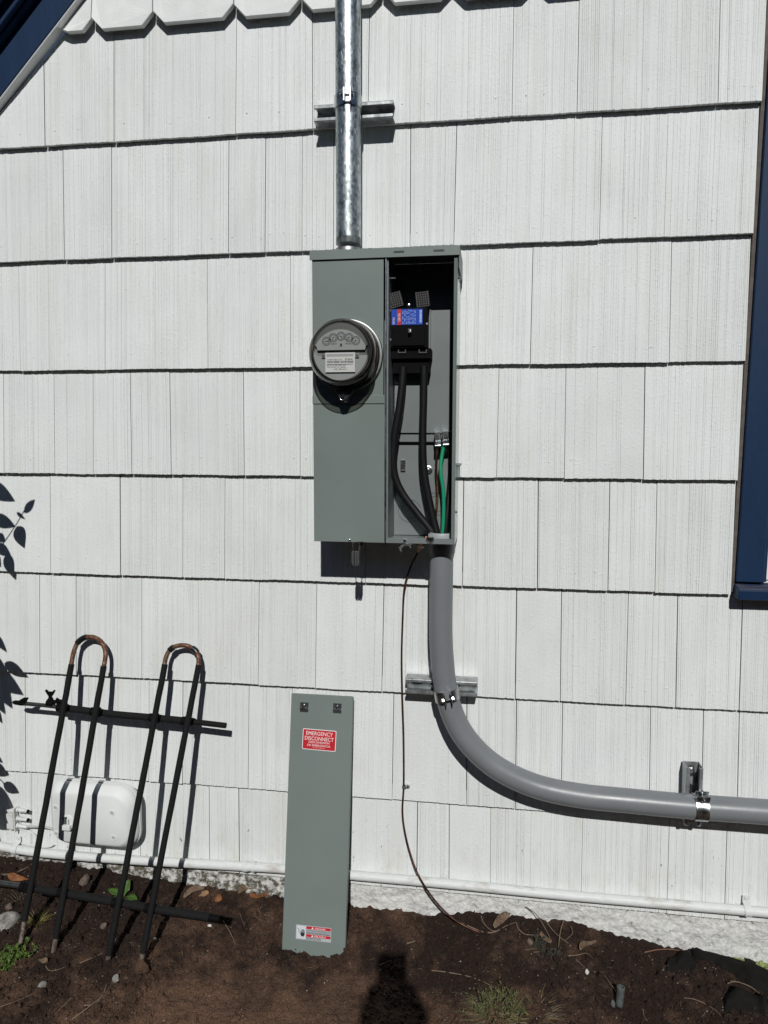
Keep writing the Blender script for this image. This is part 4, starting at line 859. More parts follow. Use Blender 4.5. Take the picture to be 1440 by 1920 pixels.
so_, sM = strut('strut_channel', (a[0] + 0.003, -0.0005, b[2]), (0, 0, 1), a[2] - b[2], 'short upright strut channel behind the straight run of grey conduit')
bolt_on(so_, sM, a[2] - b[2] - 0.022)
clamp('pipe_clamp', (FX(1312, 1513, PVY), PVY, zl), (1, 0, 0), 0.0303, -62, 'bright zinc clamp round the straight run of grey conduit at right', width=0.031)

# ================================================================== WHITE PIPE along the foot of the wall
wp = thing('white_pipe', (-0.3, -0.02, 0.12), 'white painted pipe running along the foot of the shingled wall', 'pipe')
px_ = [(-130, 1500), (-70, 1548), (-30, 1573), (0, 1586), (30, 1592), (65, 1597.5), (110, 1602), (240, 1612), (440, 1623.5), (530, 1629), (660, 1641), (840, 1657), (1060, 1678.5), (1240, 1694), (1440, 1711)]
pp = [V(W(u, v, -0.0175)) for u, v in px_]; pp += [Vector((1.1, -0.0175, pp[-1].z)), Vector((2.1, -0.0175, pp[-1].z))]
wsp = spline(pp, 6)
add('pipe', MB().tube(wsp, 0.0126, 24), M_PIPEW, wp, smooth=True)
def wp_at(u):
    best = min(wsp, key=lambda q: abs(q.x - W(u, 1650, -0.0175)[0])); return best
for u, wd in ((454, 0.006), (464, 0.016), (475, 0.006)):
    q = wp_at(u); add('coupling', MB().tube([(q.x - wd / 2 - 0.003, q.y, q.z), (q.x - wd / 2, q.y, q.z), (q.x + wd / 2, q.y, q.z)], [0.0140, 0.0152, 0.0152] if wd < 0.01 else [0.0138, 0.0141, 0.0141], 24), M_PIPEW, wp, smooth=True)
for u, up_ in ((34, 1), (1405, 1)):
    q = wp_at(u); s1 = MB(); w = 0.0085; prof = [(q.y + 0.0165, 0.031), (q.y + 0.0135, 0.031), (q.y + 0.0135, 0.018)] ; pts3 = []
    for a_ in np.linspace(0.9, -math.pi * 0.55, 14): pts3.append((q.y - 0.0148 * math.cos(a_), 0.0148 * math.sin(a_)))
    pts3 = [(q.y + 0.0125, 0.034), (q.y + 0.0120, 0.017)] + pts3
    inner = [(y_ + 0.0016, z_ * 0.93 if abs(z_) < 0.0149 else z_) for y_, z_ in pts3]
    o1 = s1.pts([(q.x - w, y_, q.z + z_) for y_, z_ in pts3]); o2 = s1.pts([(q.x + w, y_, q.z + z_) for y_, z_ in pts3])
    for k in range(len(pts3) - 1): s1.face((o1 + k, o1 + k + 1, o2 + k + 1, o2 + k))
    st_ = add('pipe_strap', s1, M_PIPEW, wp, smooth=True)
    s2 = MB(); s2.dome((q.x, q.y + 0.0122, q.z + 0.027), (0, -1, 0), 0.004, 0.003, 12); add('strap_screw', s2, M_PIPEW, st_, smooth=True)

# ================================================================== UTILITY BOX, SPLITTER, CABLES
ub = thing('utility_box', (W(168, 1595, -0.03)[0], -0.03, W(168, 1597, -0.03)[2]), 'rounded white plastic utility enclosure low on the wall behind the metal rack', 'utility box')
YU = -0.072
ucx = float((W(87, 1540, YU)[0] + W(250, 1545, YU)[0]) / 2); ucz = float((W(168, 1478, YU)[2] + W(168, 1594, YU)[2]) / 2)
uw = float(W(250, 1545, YU)[0] - W(87, 1540, YU)[0]) / 2; uh = float(W(168, 1478, YU)[2] - W(168, 1594, YU)[2]) / 2
def rr(w, h, rads, n=8):
    out = []
    for (sx_, sz_, a0), r_ in zip(((1, 1, 0), (-1, 1, 90), (-1, -1, 180), (1, -1, 270)), rads):
        for a_ in np.linspace(R(a0), R(a0 + 90), n): out.append((sx_ * (w - r_) + r_ * math.cos(a_), sz_ * (h - r_) + r_ * math.sin(a_)))
    return out
def shell(levels, y_of):
    mb = MB(); rings = []
    for (w, h, rad), y in zip(levels, y_of): rings.append(mb.pts([(ucx + x, y, ucz + z) for x, z in rr(w, h, rad)])); n = len(rr(w, h, rad))
    for a_, b_ in zip(rings, rings[1:]):
        for k in range(n): mb.face((a_ + k, a_ + (k + 1) % n, b_ + (k + 1) % n, b_ + k))
    mb.face([rings[-1] + k for k in range(n)]); return mb
rad = (0.062, 0.035, 0.055, 0.052); f = lambda d: tuple(max(0.004, x - d) for x in rad)
ubody = shell([(uw, uh, rad), (uw, uh, rad), (uw - 0.004, uh - 0.004, f(0.004)), (uw - 0.016, uh - 0.016, f(0.012)), (uw - 0.024, uh - 0.022, f(0.018))], [-0.0385, YU + 0.026, YU + 0.019, YU + 0.003, YU])
add('base_tray', shell([(uw + 0.0025, uh + 0.0025, rad), (uw + 0.0025, uh + 0.0025, rad)], [-0.026, -0.0368]), M_PLASTW, ub, smooth=True)
add('enclosure_lid', ubody, M_PLASTW, ub, smooth=True, angle=40)
add('base_mount', shell([(uw - 0.045, uh - 0.03, f(0.03)), (uw - 0.045, uh - 0.03, f(0.03))], [-0.0012, -0.0258]), M_PLASTW, ub, smooth=True)
for u0, v0 in ((104, 1514.5), (210, 1524.5), (105.5, 1563), (212.5, 1571)):
    p = W(u0, v0, YU); q = MB(); q.lathe([(0.0085, -0.0012), (0.0085, 0.0010), (0.0072, 0.0014), (0.0058, 0.0010), (0.0056, 0.0002)], (p[0], YU, p[2]), (0, -1, 0), 20); bo = add('screw_boss', q, M_PLASTW, ub, smooth=True)
    add('screw', MB().lathe([(0.0050, 0.0004), (0.0046, 0.0009)], (p[0], YU, p[2]), (0, -1, 0), 14), M_LGREY, bo)
p = W(126, 1541, YU); q = MB()
q.lathe([(0.021, -0.0010), (0.021, 0.0015), (0.018, 0.0025)], (p[0] + 0.002, YU, p[2]), (0, -1, 0), 32); lat = add('latch_ring', q, M_PLASTW, ub, smooth=True)
q = MB(); q.box(p[0] - 0.012, p[0] + 0.002, YU - 0.0032, YU - 0.0026, p[2] - 0.014, p[2] + 0.016); add('latch_recess_shade', q, M_STUB, lat)  # shade of the latch recess put in as a dark grey plate
q = MB(); q.box(p[0] - 0.010, p[0] + 0.014, YU - 0.012, YU - 0.0026, p[2] - 0.020, p[2] - 0.006); q.cyl((p[0] + 0.006, YU - 0.007, p[2] - 0.012), (p[0] + 0.006, YU - 0.007, p[2] + 0.012), 0.003, 10); add('latch_handle', q, M_PLASTW, lat, bevel=0.002, seg=2)
sp = thing('cable_splitter', (W(26, 1556, -0.01)[0], -0.01, W(26, 1556, -0.01)[2]), 'small white painted coax splitter with stub connectors left of the enclosure', 'cable splitter')
a = W(15, 1523, -0.012); b = W(29, 1553, -0.012)
add('splitter_body', MB().box(a[0], b[0], -0.022, -0.0012, b[2], a[2]), M_PIPEW, sp, bevel=0.0012)
add('mounting_flange', MB().box(b[0] + 0.0003, b[0] + 0.004, -0.020, -0.0012, W(30, 1558, -0.01)[2], W(30, 1514, -0.01)[2]), M_PIPEW, sp, bevel=0.0008)
for v0 in (1518, 1534, 1547.5):
    p = W(30, v0, -0.014); q = MB(); x = p[0] + 0.004; q.lathe([(0.0078, 0), (0.0078, 0.005), (0.0058, 0.0055), (0.0062, 0.018), (0.0056, 0.019), (0.0052, 0.033), (0.0030, 0.0335)], (x, -0.014, p[2]), (1, 0, -0.08), 14)
    add('connector', q, M_PIPEW, sp, smooth=True)
    if v0 < 1540: add('connector_end', MB().lathe([(0.0054, 0.0), (0.0054, 0.004)], (x + 0.0332, -0.014, p[2] - 0.0026), (1, 0, -0.08), 12), M_BLK, sp)
cable('coax_cable', [(45, 1549, -0.014), (60, 1550, -0.014), (75, 1550, -0.016), (90, 1552, -0.018), (100, 1556, -0.014)], 0.0034, mat('painted_grey_cable', (0.42, 0.43, 0.42), 0.5), 'short grey coax cable from the splitter to the enclosure', 'cable')
cable('thin_white_cable', [(36, 1554, -0.008), (50, 1558, -0.006), (62, 1563, -0.005), (70, 1572, -0.005), (72, 1585, -0.006), (73, 1600, -0.004)], 0.0022, M_PIPEW, 'thin white cable looping down from the splitter to the white pipe', 'cable', n=8)
cable('thin_white_cable', [(40, 1581, -0.004), (55, 1584, -0.006), (75, 1588, -0.006), (92, 1588, -0.008), (100, 1584, -0.01)], 0.0020, M_PIPEW, 'thin white cable lying just above the white pipe below the enclosure', 'cable', n=8)

# ================================================================== LOOSE COVER leaning on the wall
tl, tr = V(W(546.5, 1303, -0.024)), V(W(661.5, 1304, -0.024)); yb_ = -0.150
bl_, br_ = V(W(528.5, 1796, yb_)), V(W(646.5, 1796, yb_))
ex = ((tr - tl) + (br_ - bl_)).normalized(); top_c = (tl + tr) / 2; bot_c = (bl_ + br_) / 2
ez = (top_c - bot_c); LEN = ez.length; ez.normalize(); ey = ez.cross(ex).normalized(); ex = ey.cross(ez).normalized(); WID = ((tr - tl).length + (br_ - bl_).length) / 2
MC = Matrix(((ex.x, ey.x, ez.x, bot_c.x), (ex.y, ey.y, ez.y, bot_c.y), (ex.z, ey.z, ez.z, bot_c.z), (0, 0, 0, 1)))
cover = thing('loose_cover', bot_c, 'tall grey steel cover with a red emergency sticker, leaning against the wall', 'panel cover')
hw = WID / 2; SK = 0.0
cs = MB(); cs.box(-hw, hw, 0, 0.0016, 0, LEN, MC)
cs.box(-hw, -hw + 0.0014, 0.0018, 0.014, 0.002, LEN - 0.002, MC); cs.box(hw - 0.0014, hw, 0.0018, 0.016, 0.002, LEN - 0.002, MC); cs.box(-hw + 0.0016, hw - 0.0016, 0.0018, 0.010, LEN - 0.0016, LEN, MC)
add('cover_sheet', cs, M_ENAMEL, cover, bevel=0.0006)
def on_cover(u, v):           # local x, z on the cover's face of a pixel
    d = V(W(u, v, 0)) - V(CAM); n = ey; tt = (bot_c - V(CAM)).dot(n) / d.dot(n); p = MC.inverted() @ (V(CAM) + d * tt); return p.x, p.z
for u0, v0 in ((570.5, 1326), (632.5, 1328)):
    x, z = on_cover(u0, v0); q = MB(); q.box(x - 0.0115, x + 0.0115, -0.0009, -0.0001, z - 0.013, z + 0.013, MC); cl_ = add('clip_opening_shade', q, M_INK, cover)  # black plate on the sheet stands in for the shaded opening
    q = MB(); q.box(x - 0.0115, x + 0.0115, -0.0050, -0.0010, z - 0.0050, z - 0.0010, MC); q.tube([MC @ Vector((x - 0.001, -0.003, z - 0.001)), MC @ Vector((x, -0.006, z + 0.004)), MC @ Vector((x + 0.001, -0.004, z + 0.007))], 0.0020, 8); q.dome(MC @ Vector((x, -0.0015, z + 0.006)), -ey, 0.004, 0.003)
    add('spring_clip', q, M_ZINC, cl_, smooth=True)
def label_frame(x, z): return MC @ Matrix.Translation((x, -0.0016, z)) @ Matrix(((1, 0, 0, 0), (0, 0, -1, 0), (0, 1, 0, 0), (0, 0, 0, 1)))
x0, z1 = on_cover(568, 1366); x1, z0 = on_cover(629.5, 1409)
x0b, _ = on_cover(567.5, 1408); w_ = (x1 - x0); h_ = (z1 - z0); cx_ = (x0 + x1) / 2; cz_ = (z0 + z1) / 2; rot = Matrix.Rotation(R(1.2), 4, 'Y')
LM = MC @ Matrix.Translation((cx_, 0, cz_)) @ rot
q = MB(); q.prism([(x, -0.0006, z) for x, z in rr(w_ / 2, h_ / 2, (0.003,) * 4, 4)], (0, 0.0005, 0), LM); stk = add('warning_sticker', q, M_LWHITE, cover, label='red sticker reading EMERGENCY DISCONNECT')
q = MB(); q.prism([(x, -0.0009, z) for x, z in rr(w_ / 2 - 0.0017, h_ / 2 - 0.0017, (0.002,) * 4, 4)], (0, 0.0002, 0), LM); add('sticker_field', q, M_RED, stk)
lt_ = MB(); TF = LM @ Matrix(((1, 0, 0, 0), (0, 0, 1, -0.0012), (0, 1, 0, 0), (0, 0, 0, 1)))
for s_, zc, wd, ht in (('EMERGENCY', 0.30, 0.80, 0.19), ('DISCONNECT', 0.055, 0.86, 0.19), ('DESCONEXION', -0.125, 0.62, 0.10), ('DE EMERGENCIA', -0.275, 0.69, 0.10), ('B-14777 ELL 04', -0.385, 0.34, 0.035)):
    text_into(lt_, s_, TF @ Matrix.Translation((0, h_ * (zc - ht / 2), 0)), w_ * wd, h_ * ht, bold=0.012)
add('sticker_lettering', lt_, M_LPINK, stk, fixn=False)
x0, z1 = on_cover(555.5, 1733); x1, z0 = on_cover(620.5, 1767.5); w_ = x1 - x0; h_ = z1 - z0
LM = MC @ Matrix.Translation(((x0 + x1) / 2, 0, (z0 + z1) / 2))
q = MB(); q.box(-w_ / 2, w_ / 2, -0.0006, -0.0001, -h_ / 2, h_ / 2, LM); dgs = add('danger_sticker', q, M_LGREY, cover, label='white and red sticker reading DANGER and PELIGRO with a hand symbol')
q = MB(); q.box(-w_ * 0.48, -w_ * 0.225, -0.0009, -0.0007, -h_ * 0.42, h_ * 0.45, LM); add('symbol_field', q, mat('pale_grey_print', (0.56, 0.59, 0.62), 0.4), dgs)
q = MB(); q.box(-w_ * 0.205, w_ * 0.485, -0.0009, -0.0007, h_ * 0.27, h_ * 0.46, LM); q.box(-w_ * 0.205, w_ * 0.485, -0.0009, -0.0007, -h_ * 0.27, -h_ * 0.09, LM); add('red_bar', q, M_RED, dgs)
TF = LM @ Matrix(((1, 0, 0, 0), (0, 0, 1, -0.0012), (0, 1, 0, 0), (0, 0, 0, 1)))
q = MB(); text_into(q, 'DANGER', TF @ Matrix.Translation((w_ * 0.19, h_ * 0.30, 0)), w_ * 0.30, h_ * 0.115); text_into(q, 'PELIGRO', TF @ Matrix.Translation((w_ * 0.19, -h_ * 0.235, 0)), w_ * 0.32, h_ * 0.115)
for zc in (0.36, -0.18): q.prism([(-w_ * 0.06, -0.0012, h_ * (zc - 0.06)), (0.0, -0.0012, h_ * (zc - 0.06)), (-w_ * 0.03, -0.0012, h_ * (zc + 0.08))], (0, 0.0002, 0), LM)
add('bar_lettering', q, M_LWHITE, dgs, fixn=False)
q = MB(); r = random.Random(4)
for zc in (0.20, 0.145, 0.06, 0.005, -0.035, -0.32, -0.375, -0.44):
    x = -w_ * 0.2
    while x < w_ * (0.46 if zc > -0.3 else 0.2): b_ = w_ * r.uniform(0.02, 0.06); q.box(x, min(x + b_, w_ * 0.48), -0.0009, -0.0007, h_ * (zc - 0.014), h_ * (zc + 0.014), LM); x += b_ + w_ * 0.012
hx, hz_ = -w_ * 0.31, -h_ * 0.12          # struck hand: palm, four fingers, thumb, jagged bolt
q.prism([(hx + x * w_, -0.0010, hz_ + z * h_) for x, z in ((-0.06, 0.10), (0.06, 0.10), (0.062, -0.02), (0.035, -0.16), (-0.03, -0.16), (-0.06, -0.03))], (0, 0.0002, 0), LM)
for k, ln in enumerate((0.24, 0.33, 0.34, 0.28)): q.box(hx + w_ * (-0.055 + k * 0.03), hx + w_ * (-0.034 + k * 0.03), -0.0010, -0.0008, hz_ + h_ * 0.09, hz_ + h_ * ln, LM)
q.tube([LM @ Vector((hx + w_ * x, -0.0010, hz_ + h_ * z)) for x, z in ((-0.15, 0.40), (-0.085, 0.27), (-0.115, 0.14), (-0.075, 0.05))], 0.0007, 5)
add('small_print', q, M_INK, dgs, fixn=False)
x, z = on_cover(562.5, 1787); q = MB(); q.box(x - 0.0105, x + 0.0105, -0.0016, -0.0001, z - 0.011, z + 0.011, MC); q.box(x - 0.008, x + 0.008, -0.004, -0.0018, z - 0.011, z + 0.006, MC); add('bottom_tab', q, M_ENAMEL, cover, bevel=0.0008)

# ================================================================== METAL RACK leaning on the wall
RA, RB = V(W(372, 1255, -0.047)), V(W(306, 1590, -0.188))
RN = Vector((1, 0, 0)).cross(RB - RA).normalized()
if RN.y > 0: RN = -RN
def WP(u, v, off=0.0):
    o = RA + RN * off; d = V(W(u, v, 0)) - V(CAM); return V(CAM) + d * ((o - V(CAM)).dot(RN) / d.dot(RN))
rack = thing('metal_rack', WP(150, 1800), 'black foam-covered metal rack of hairpin rods leaning against the wall', 'rack')
hairA = [(133, 1251), (135, 1238), (138.5, 1222), (145, 1206), (154, 1198), (163, 1194.5), (174, 1194.5), (184, 1198.5), (191, 1205), (196.5, 1216), (198, 1228), (196.5, 1240), (193.5, 1255)]
hairB = [(308, 1252), (310, 1237), (315.5, 1223), (324, 1214.5), (333, 1211), (342, 1210), (351, 1211), (359, 1214.5), (367, 1220.5), (371, 1229), (372.5, 1239), (371.5, 1253)]
def grow(pts, r, n=12): return MB().tube(pts, r, n)
for hp_, feet, tapes in ((hairA, ((38.5, 1768), (97, 1803)), ((3, 5),)), (hairB, ((195, 1838), (259, 1833)), ((2.3, 3.2), (7.2, 8.4)))):
    P = [WP(u, v) for u, v in hp_]
    rod = add('hairpin_rod', MB().tube(spline(P, 4), 0.0064, 14), M_RUST, rack, smooth=True, label='rusty bent top of the rod')
    sp3 = spline(P, 10)
    for a_, b_ in tapes:
        seg = sp3[int(a_ * 10):int(b_ * 10) + 1]; add('tape_wrap', MB().tube(seg, 0.0085, 14), M_TAPE, rod, smooth=True)
    for end, foot in ((hp_[0], feet[0]), (hp_[-1], feet[1])):
        T_, F_ = WP(*end), WP(*foot); d_ = (F_ - T_); F2 = T_ + d_ * 1.04
        q = T_ + d_ * 0.925
        slv = [T_ - d_ * 0.012 + d_ * 0.937 * k / 16 + Vector((random.uniform(-.0006, .0006), 0, 0)) for k in range(17)]
        add('foam_sleeve', MB().tube(slv, [0.0080 + random.uniform(0, 0.0006) for _ in slv], 14), M_FOAM, rack, smooth=True)
        add('rod_foot', MB().tube([T_ + d_ * 0.92, T_ + d_ * 0.985, F2], [0.0062, 0.0060, 0.0050], 12), M_OLDROD, rack, smooth=True)
def barpts(px, off): return [WP(u, v, off) for u, v in px]
ob = -0.032
tb0 = barpts([(27, 1317.5), (83, 1322.5)], ob); add('crossbar', MB().tube(barpts([(40, 1318.5), (83, 1322.5), (128, 1328)], ob), 0.0058, 14), M_DKMETAL, rack, smooth=True, label='bare dark steel end of the upper crossbar')
cb1 = add('crossbar', MB().tube(barpts([(108, 1325.5), (150, 1331), (215, 1339.5), (290, 1346), (365, 1353.5)], ob), 0.0098, 16), M_FOAM, rack, smooth=True)
add('crossbar', MB().tube(barpts([(360, 1353), (423.5, 1360.5)], ob), 0.0078, 14), M_FOAM, rack, smooth=True)
add('end_knob', MB().tube(barpts([(24, 1316.5), (28, 1317), (40, 1318.5), (50, 1320)], ob), [0.003, 0.0062, 0.0070, 0.0050], 12), M_BLK, rack, smooth=True)
q = MB(); c_ = WP(46, 1313, ob + 0.004); q.prism([c_ + Vector((-0.022, 0, -0.004)), c_ + Vector((0.004, 0, -0.010)), c_ + Vector((0.016, 0, 0.010)), c_ + Vector((0.000, 0, 0.009))], (0, -0.006, 0)); add('end_wing', q, M_BLK, rack, bevel=0.0015)
q = MB(); c_ = WP(95, 1318, ob)
q.lathe([(0.0085, -0.004), (0.0092, 0.004), (0.0075, 0.012), (0.005, 0.018), (0.005, 0.024)], c_, (0.02, -0.05, 1), 14); q.lathe([(0.0105, -0.010), (0.0105, 0.010)], c_, (1, 0, -0.12), 14)
for sg in (-1, 1):
    q.prism([c_ + Vector((0, -0.002, 0.020)), c_ + Vector((sg * 0.006, -0.002, 0.021)), c_ + Vector((sg * 0.0155, -0.002, 0.036)), c_ + Vector((sg * 0.0125, -0.002, 0.039)), c_ + Vector((sg * 0.006, -0.002, 0.033)), c_ + Vector((0, -0.002, 0.033))], (0, 0.005, 0))
add('wing_knob', q, M_BLK, rack, smooth=True)
q = MB(); c_ = WP(113, 1320, ob); q.prism([c_ + Vector((-0.008, 0, 0)), c_ + Vector((0.010, 0, 0)), c_ + Vector((0.004, 0, 0.012)), c_ + Vector((-0.008, 0, 0.019)), c_ + Vector((-0.010, 0, 0.015))], (0, -0.008, 0)); add('wing_knob', q, M_BLK, rack, bevel=0.001)
ob = -0.0165
lowp = barpts([(-60, 1649), (0, 1656), (45, 1662)], ob); add('crossbar', MB().tube(lowp, 0.0072, 14), M_DKMETAL, rack, smooth=True, label='bare steel left end of the lower crossbar')
add('crossbar', MB().tube(barpts([(52, 1664), (118, 1674), (220, 1692), (300, 1706), (393, 1720)], ob), 0.0104, 16), M_FOAM, rack, smooth=True)
add('bar_end_cap', MB().tube(barpts([(390, 1719.5), (412, 1723.5)], ob), 0.0092, 14), M_BLK, rack, smooth=True)
for (u, v, r_) in ((48, 1664, .0125), (118, 1675, .0122), (220, 1693, .0122), (282, 1703, .0122), (117.5, 1327, .012), (180, 1335, .012), (289.5, 1346.5, .012), (350.5, 1352.5, .012)):
    ob = -0.0165 if v > 1500 else -0.032
    a_, b_, c_ = WP(u - 9, v - 1.3, ob), WP(u + 9, v + 1.3, ob), WP(u, v, 0)
    q = MB(); q.tube([a_, b_], r_, 14); up_ = (RA - RB).normalized(); q.tube([c_ - up_ * 0.013 - RN * 0.004, c_ + up_ * 0.013 - RN * 0.004], 0.0090, 12); q.tube([c_, c_ + RN * ob], 0.0065, 10)
    add('rod_clamp', q, M_BLK, rack, smooth=True)

# ================================================================== THINGS ON THE SOIL
def leaf_mesh(path_px, widths, m, name, label, cat='leaf', lift=0.004, curl=0.004, seed=1, group=None):
    """a single dry leaf lying on the soil; path in pixels from stalk to tip"""
    r = random.Random(seed); P = spline([WG(u, v) + Vector((0, 0, lift)) for u, v in path_px], 5); n = len(P); mb = MB(); rows = []
    for i, p in enumerate(P):
        tt = i / (n - 1); w = float(np.interp(tt, np.linspace(0, 1, len(widths)), widths)); d = (P[min(i + 1, n - 1)] - P[max(i - 1, 0)]).normalized(); s_ = d.cross(Vector((0, -0.6, 0.8))).normalized()
        wav = curl * math.sin(tt * 5 + seed)
        rows.append(mb.pts([p - s_ * w + Vector((0, -0.3, 1)) * (curl + wav), p + Vector((0, 0, wav * 0.5)), p + s_ * w + Vector((0, -0.3, 1)) * (curl * 0.7 - wav * 0.5)]))
    for a_, b_ in zip(rows, rows[1:]):
        mb.face((a_, a_ + 1, b_ + 1, b_)); mb.face((a_ + 1, a_ + 2, b_ + 2, b_ + 1))
    o = add(name, mb, m, smooth=True, label=label, cat=cat, group=group, fixn=False, angle=180)
    so_ = o.modifiers.new('thickness', 'SOLIDIFY'); so_.thickness = 0.0007
    return o
leaf_mesh([(448, 1683), (462, 1670), (478, 1656), (487, 1650)], [0.001, 0.009, 0.011, 0.008, 0.001], M_LEAFD, 'dry_leaf', 'long tan dry leaf leaning on the foundation left of the grey cover', seed=1, lift=0.012)
leaf_mesh([(468, 1682), (485, 1684), (505, 1679)], [0.001, 0.006, 0.005, 0.0005], M_LEAFO, 'dry_leaf', 'narrow orange dry leaf beside the left edge of the grey cover', seed=2)
leaf_mesh([(345, 1690), (352, 1680), (364, 1673), (384, 1672)], [0.002, 0.011, 0.008, 0.0005], M_LEAFD, 'dry_leaf', 'pale brown folded leaf below the white pipe right of the rack', seed=3, lift=0.008)
leaf_mesh([(373, 1683), (382, 1680), (392, 1677)], [0.002, 0.007, 0.001], mat('tan_dry_leaf', (0.24, 0.135, 0.07), 0.75, var=0.2, vscale=60), 'dry_leaf', 'small light orange leaf scrap right of the folded leaf', seed=4)
leaf_mesh([(402, 1690), (410, 1688), (417, 1687)], [0.006, 0.0085, 0.005], M_LEAFO, 'dry_leaf', 'small squarish rust orange leaf scrap on dark soil', seed=5)
leaf_mesh([(14, 1645), (30, 1651), (54, 1653)], [0.001, 0.009, 0.007, 0.001], M_LEAFO, 'dry_leaf', 'bright orange dry leaf at the far left behind the rack', seed=6, lift=0.006)
leaf_mesh([(926, 1746), (938, 1732), (950, 1721), (955, 1708)], [0.003, 0.010, 0.010, 0.0005], M_LEAFD, 'dry_leaf', 'upright curled tan leaf at the foundation where the copper wire enters the soil', seed=7, lift=0.010)
leaf_mesh([(1087, 1788), (1093, 1778), (1103, 1776), (1118, 1773)], [0.002, 0.008, 0.006, 0.0005], M_LEAFD, 'dry_leaf', 'curled brown leaf near the white pebble', seed=8, lift=0.010)
leaf_mesh([(1012, 1758), (1022, 1768), (1033, 1776)], [0.004, 0.007, 0.002], M_LEAFD, 'dry_leaf', 'grey brown dead leaf on the dusty weed', seed=9, lift=0.012)
leaf_mesh([(72, 1803), (82, 1805), (90, 1806)], [0.001, 0.006, 0.002], M_LEAFD, 'dry_leaf', 'tiny tan leaf at the foot of the second rack rod', seed=10)
def stone(name, u, v, size, m, label, seed, flat=0.6, group=None, cat='stone'):
    r = random.Random(seed); bm = bmesh.new(); bmesh.ops.create_icosphere(bm, subdivisions=3, radius=1.0); p = WG(u, v); rot = Matrix.Rotation(r.uniform(0, 6.28), 3, 'Z')
    off = Vector((r.uniform(0, 50), r.uniform(0, 50), 0))
    planes = [(Vector((r.uniform(-1, 1), r.uniform(-1, 1), r.uniform(-0.3, 1))).normalized(), r.uniform(0.55, 0.85)) for _ in range(7)]
    for vtx in bm.verts:
        c = vtx.co.copy()
        for nrm_, dd in planes:
            e_ = c.dot(nrm_) - dd
            if e_ > 0: c -= nrm_ * e_ * 0.85
        c *= 1 + 0.10 * noise.noise(c * 2.5 + off) + 0.04 * noise.noise(c * 8 + off)
        c = rot @ Vector((c.x * size[0], c.y * size[1], c.z * size[2])); vtx.co = c + p + Vector((0, 0, size[2] * 0.35))
    me = bpy.data.meshes.new(name); bm.to_mesh(me); bm.free()
    return add(name, me, m, smooth=True, label=label, cat=cat, group=group, fixn=False, angle=45)
stone('concrete_chunk', 12, 1735, (0.036, 0.022, 0.026), M_STONE, 'large pale grey concrete chunk at the left edge beside the rack', 1)
stone('stone', 17, 1704, (0.014, 0.012, 0.013), M_STONEB, 'round brown stone behind the pale concrete chunk', 2)
stone('stone', 159, 1655, (0.020, 0.014, 0.018), M_STONEB, 'brown stone under the white pipe between the rack rods', 3)
stone('stone', 80, 1851, (0.013, 0.010, 0.011), M_STONE, 'smooth grey stone in the soil at lower left', 4)
stone('stone', 195, 1738, (0.011, 0.009, 0.008), M_STONEB, 'small grey pebble just right of the second rack rod', 5)
stone('stone', 216, 1768, (0.011, 0.009, 0.008), M_STONEB, 'small reddish pebble between the third and fourth rack rods', 6)
stone('white_pebble', 292, 1762, (0.0062, 0.005, 0.005), M_WSTONE, 'bright white chip right of the fourth rack rod', 7, cat='pebble')
stone('white_pebble', 1101, 1824, (0.0062, 0.0055, 0.0075), M_WSTONE, 'oval white pebble on the dark soil at lower right', 8, cat='pebble')
stone('white_pebble', 393, 1736, (0.0075, 0.004, 0.003), M_WSTONE, 'flat white chip below the end of the lower crossbar', 9, cat='pebble')
stone('stone', 218, 1838, (0.010, 0.009, 0.011), M_STONE, 'pale crumbly lump beside the foot of the third rack rod', 10)
stone('stone', 994, 1769, (0.008, 0.007, 0.010), M_STONEB, 'small upright brown clod left of the dusty weed', 11)
stone('stone', 265, 1818, (0.024, 0.018, 0.020), M_SOIL, 'soil clod heaped against the foot of the fourth rack rod', 12)
# pipe stub standing in the soil
p = WG(1161, 1884); sb_ = MB(); sb_.lathe([(0.0088, -0.03), (0.0090, 0.034), (0.0096, 0.040), (0.0094, 0.046), (0.0068, 0.047), (0.0066, 0.030)], p, (0.06, 0.02, 1), 20)
add('pipe_stub', sb_, M_STUB, smooth=True, label='short grey pipe stub sticking up out of the soil at lower right', cat='pipe')
p = WG(1149, 1884); sb_ = MB(); sb_.lathe([(0.005, -0.01), (0.0055, 0.006), (0.0035, 0.010)], p, (0, 0, 1), 10); add('plastic_fragment', sb_, M_STUB, smooth=True, label='tiny grey green plastic fragment beside the pipe stub', cat='plastic')
